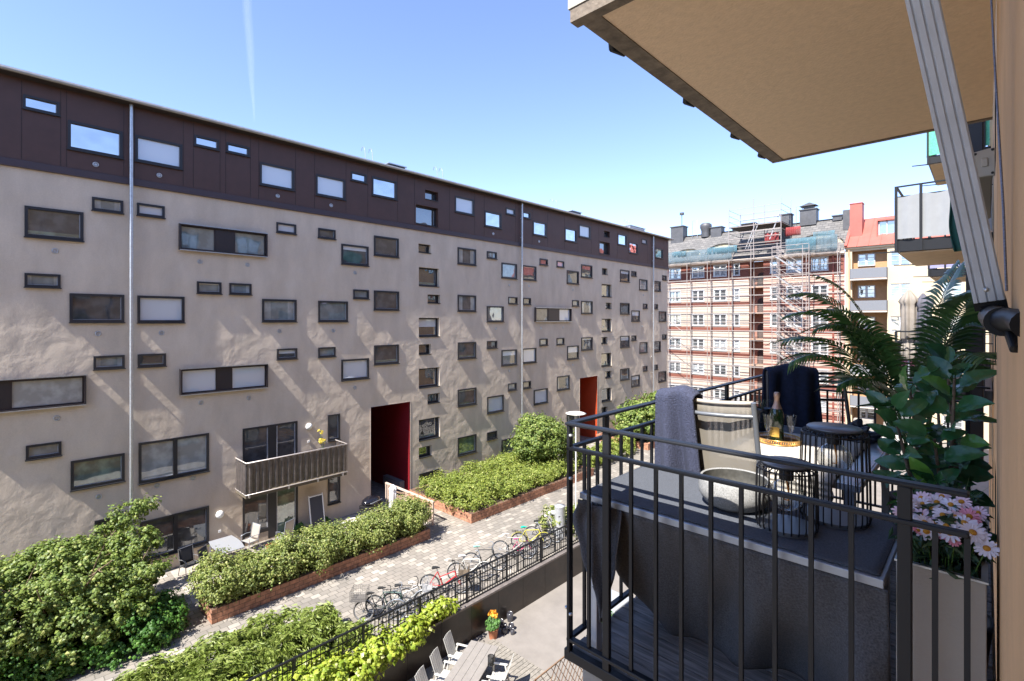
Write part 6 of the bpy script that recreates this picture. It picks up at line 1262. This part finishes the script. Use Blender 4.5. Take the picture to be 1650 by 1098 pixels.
for p, d, L_, w_ in (((-.02,-.2,.86),(-.5,-.55,.75),.13,.045),((-.02,-.2,.86),(-.95,-.1,.25),.17,.045),((-.02,-.2,.86),(.6,-.6,.2),.14,.045),((-.02,-.2,.86),(-.2,-.9,-.25),.13,.045),((-.02,-.2,.8),(-.9,.3,-.1),.15,.04),((-.12,-.05,1.15),(-.9,-.3,.2),.17,.045)): leaf_at(mb, p, d, (0,.2,1), L_, w_)
mb.build('leaves', M_rub, rp)
M_palm = leafmat('palm_leaf', (.035,.095,.025), (.09,.18,.045), (.17,.27,.07), rough=.3, transl=.2)
pa = thing('palm', 'feathery potted palm arching over the far end of the balcony', 'plant', (-.33, 4.35, FL))
MB().lathe((0,0,0), [(.0,.0),(.13,.0),(.17,.32),(.175,.34),(.155,.34),(.0,.3)], 28).build('pot', mat('basket_pot', (.06,.05,.045), .8, bump=.6, bscale=80), pa)
def frond(tip, ctrl, n=30, ll=.30, w=.0115, base=(0,0,.36), seed=0):
    r = random.Random(seed); b = Vector(base)+Vector((r.uniform(-.04,.04), r.uniform(-.04,.04), 0)); t = Vector(tip); c = Vector(ctrl); mb = MB()
    def P_(f): return b*(1-f)**2+c*2*f*(1-f)+t*f*f
    mb.tube([P_(i/14) for i in range(15)], [.006-.0048*i/14 for i in range(15)], 5)
    for i in range(n):
        f = .36+.64*i/(n-1); p = P_(f); d = (P_(min(1,f+.02))-P_(f-.02)).normalized(); sd_ = d.cross(Vector((0,0,1))); sd_ = sd_.normalized() if sd_.length > .05 else Vector((1,0,0)); up = sd_.cross(d)
        for s in (-1, 1):
            L_ = ll*(.55+.45*math.sin(PI*min(1,(f-.3)/.62)))*r.uniform(.85,1.1); dd = (sd_*s*.78+d*.62+up*.18).normalized(); wv = up.cross(dd).normalized() if up.cross(dd).length > .01 else d; pts = []
            for k, (q, ww) in enumerate(((0,.35),(.3,1),(.62,.85),(1,.02))):
                m_ = p+dd*L_*q+Vector((0,0,-.42*L_*q*q)); pts += [m_-d*w*ww, m_+d*w*ww]
            mb.add(pts, [(0,1,3,2),(2,3,5,4),(4,5,7,6)])
    return mb.build('frond', M_palm, pa)
for i, (tp_, ct) in enumerate((((-.70,-.2,1.6),(-.3,-.1,1.7)),((-.5,-.45,1.5),(-.15,-.2,1.65)),((-.40,-.35,1.12),(-.15,-.1,1.3)),((-.62,-.6,1.28),(-.3,-.3,1.5)),((-.62,-.35,1.74),(-.25,-.2,1.75)),((-.66,-.55,1.42),(-.22,-.2,1.55)),((-.55,-.05,1.86),(-.22,0,1.7)),((-.42,-.6,1.62),(-.15,-.2,1.6)),
    ((.20,.15,1.92),(.0,.05,1.6)),((.30,-.35,1.7),(.08,-.1,1.6)),((.28,.5,1.75),(.1,.2,1.6)),((.33,-.7,1.35),(.1,-.3,1.5)),((-.35,.3,1.45),(-.2,.1,1.4)),((.3,0,1.5),(.1,0,1.6)))): frond(tp_, ct, seed=i)
gr = thing('grass_pot', 'thin light green grass tuft behind the daisies', 'plant', (-.11, 2.5, FL+.72)); mb = MB(); r_ = random.Random(77)
for i in range(90):
    a_ = r_.uniform(0,6.28); l_ = r_.uniform(.1,.24); s_ = r_.uniform(.1,.55); x0_, y0_ = r_.uniform(-.06,.06), r_.uniform(-.05,.1); p0 = Vector((x0_,y0_,0)); p1 = p0+Vector((math.cos(a_)*l_*s_*.4,math.sin(a_)*l_*s_*.4,l_*.7)); p2 = p0+Vector((math.cos(a_)*l_*s_,math.sin(a_)*l_*s_,l_)); wv = Vector((-math.sin(a_),math.cos(a_),0))*.0022
    mb.add([p0-wv,p0+wv,p1-wv,p1+wv,p2],[(0,1,3,2),(2,3,4)])
mb.build('blades', leafmat('grass_blade_leaf', (.05,.11,.02), (.14,.22,.06)), gr)

# faint vapour trail high in the sky
ct = MB()
def sky_pt(t, e, d): return Vector((-math.sin(R(43.54))+t*math.cos(R(43.54)), math.cos(R(43.54))+t*math.sin(R(43.54)), e))*d
M_ct = bpy.data.materials.new('vapour'); M_ct.use_nodes = True; n = M_ct.node_tree.nodes; l = M_ct.node_tree.links; b = n["Principled BSDF"]; b.inputs["Base Color"].default_value = (1,1,1,1); b.inputs["Roughness"].default_value = 1
tr_ = n.new("ShaderNodeBsdfTransparent"); lw = n.new("ShaderNodeLayerWeight"); lw.inputs[0].default_value = .5; mx = n.new("ShaderNodeMixShader"); m1 = n.new("ShaderNodeMath"); m1.operation = 'SUBTRACT'; m1.inputs[0].default_value = 1; l.new(lw.outputs["Facing"], m1.inputs[1])
m2 = n.new("ShaderNodeMath"); m2.operation = 'MULTIPLY'; m2.inputs[1].default_value = .042; m3 = n.new('ShaderNodeMath'); m3.operation = 'POWER'; m3.inputs[1].default_value = 2.2; l.new(m1.outputs[0], m3.inputs[0]); l.new(m3.outputs[0], m2.inputs[0]); l.new(m2.outputs[0], mx.inputs[0]); l.new(tr_.outputs[0], mx.inputs[1]); tl_ = n.new('ShaderNodeBsdfTranslucent'); ms_ = n.new('ShaderNodeAddShader'); l.new(b.outputs[0], ms_.inputs[0]); l.new(tl_.outputs[0], ms_.inputs[1]); l.new(ms_.outputs[0], mx.inputs[2]); l.new(mx.outputs[0], n["Material Output"].inputs[0])
p0 = sky_pt(-.516, .40, 3600); p1 = sky_pt(-.540, .80, 2600)
ct.tube([p0.lerp(p1, i/14)+Vector((5*math.sin(i*1.3), 0, 0)) for i in range(15)], [4+i*4.2 if i < 6 else 25+i*.4 for i in range(15)], 20)
tag(ct.build('vapour_trail', M_ct), kind='stuff')
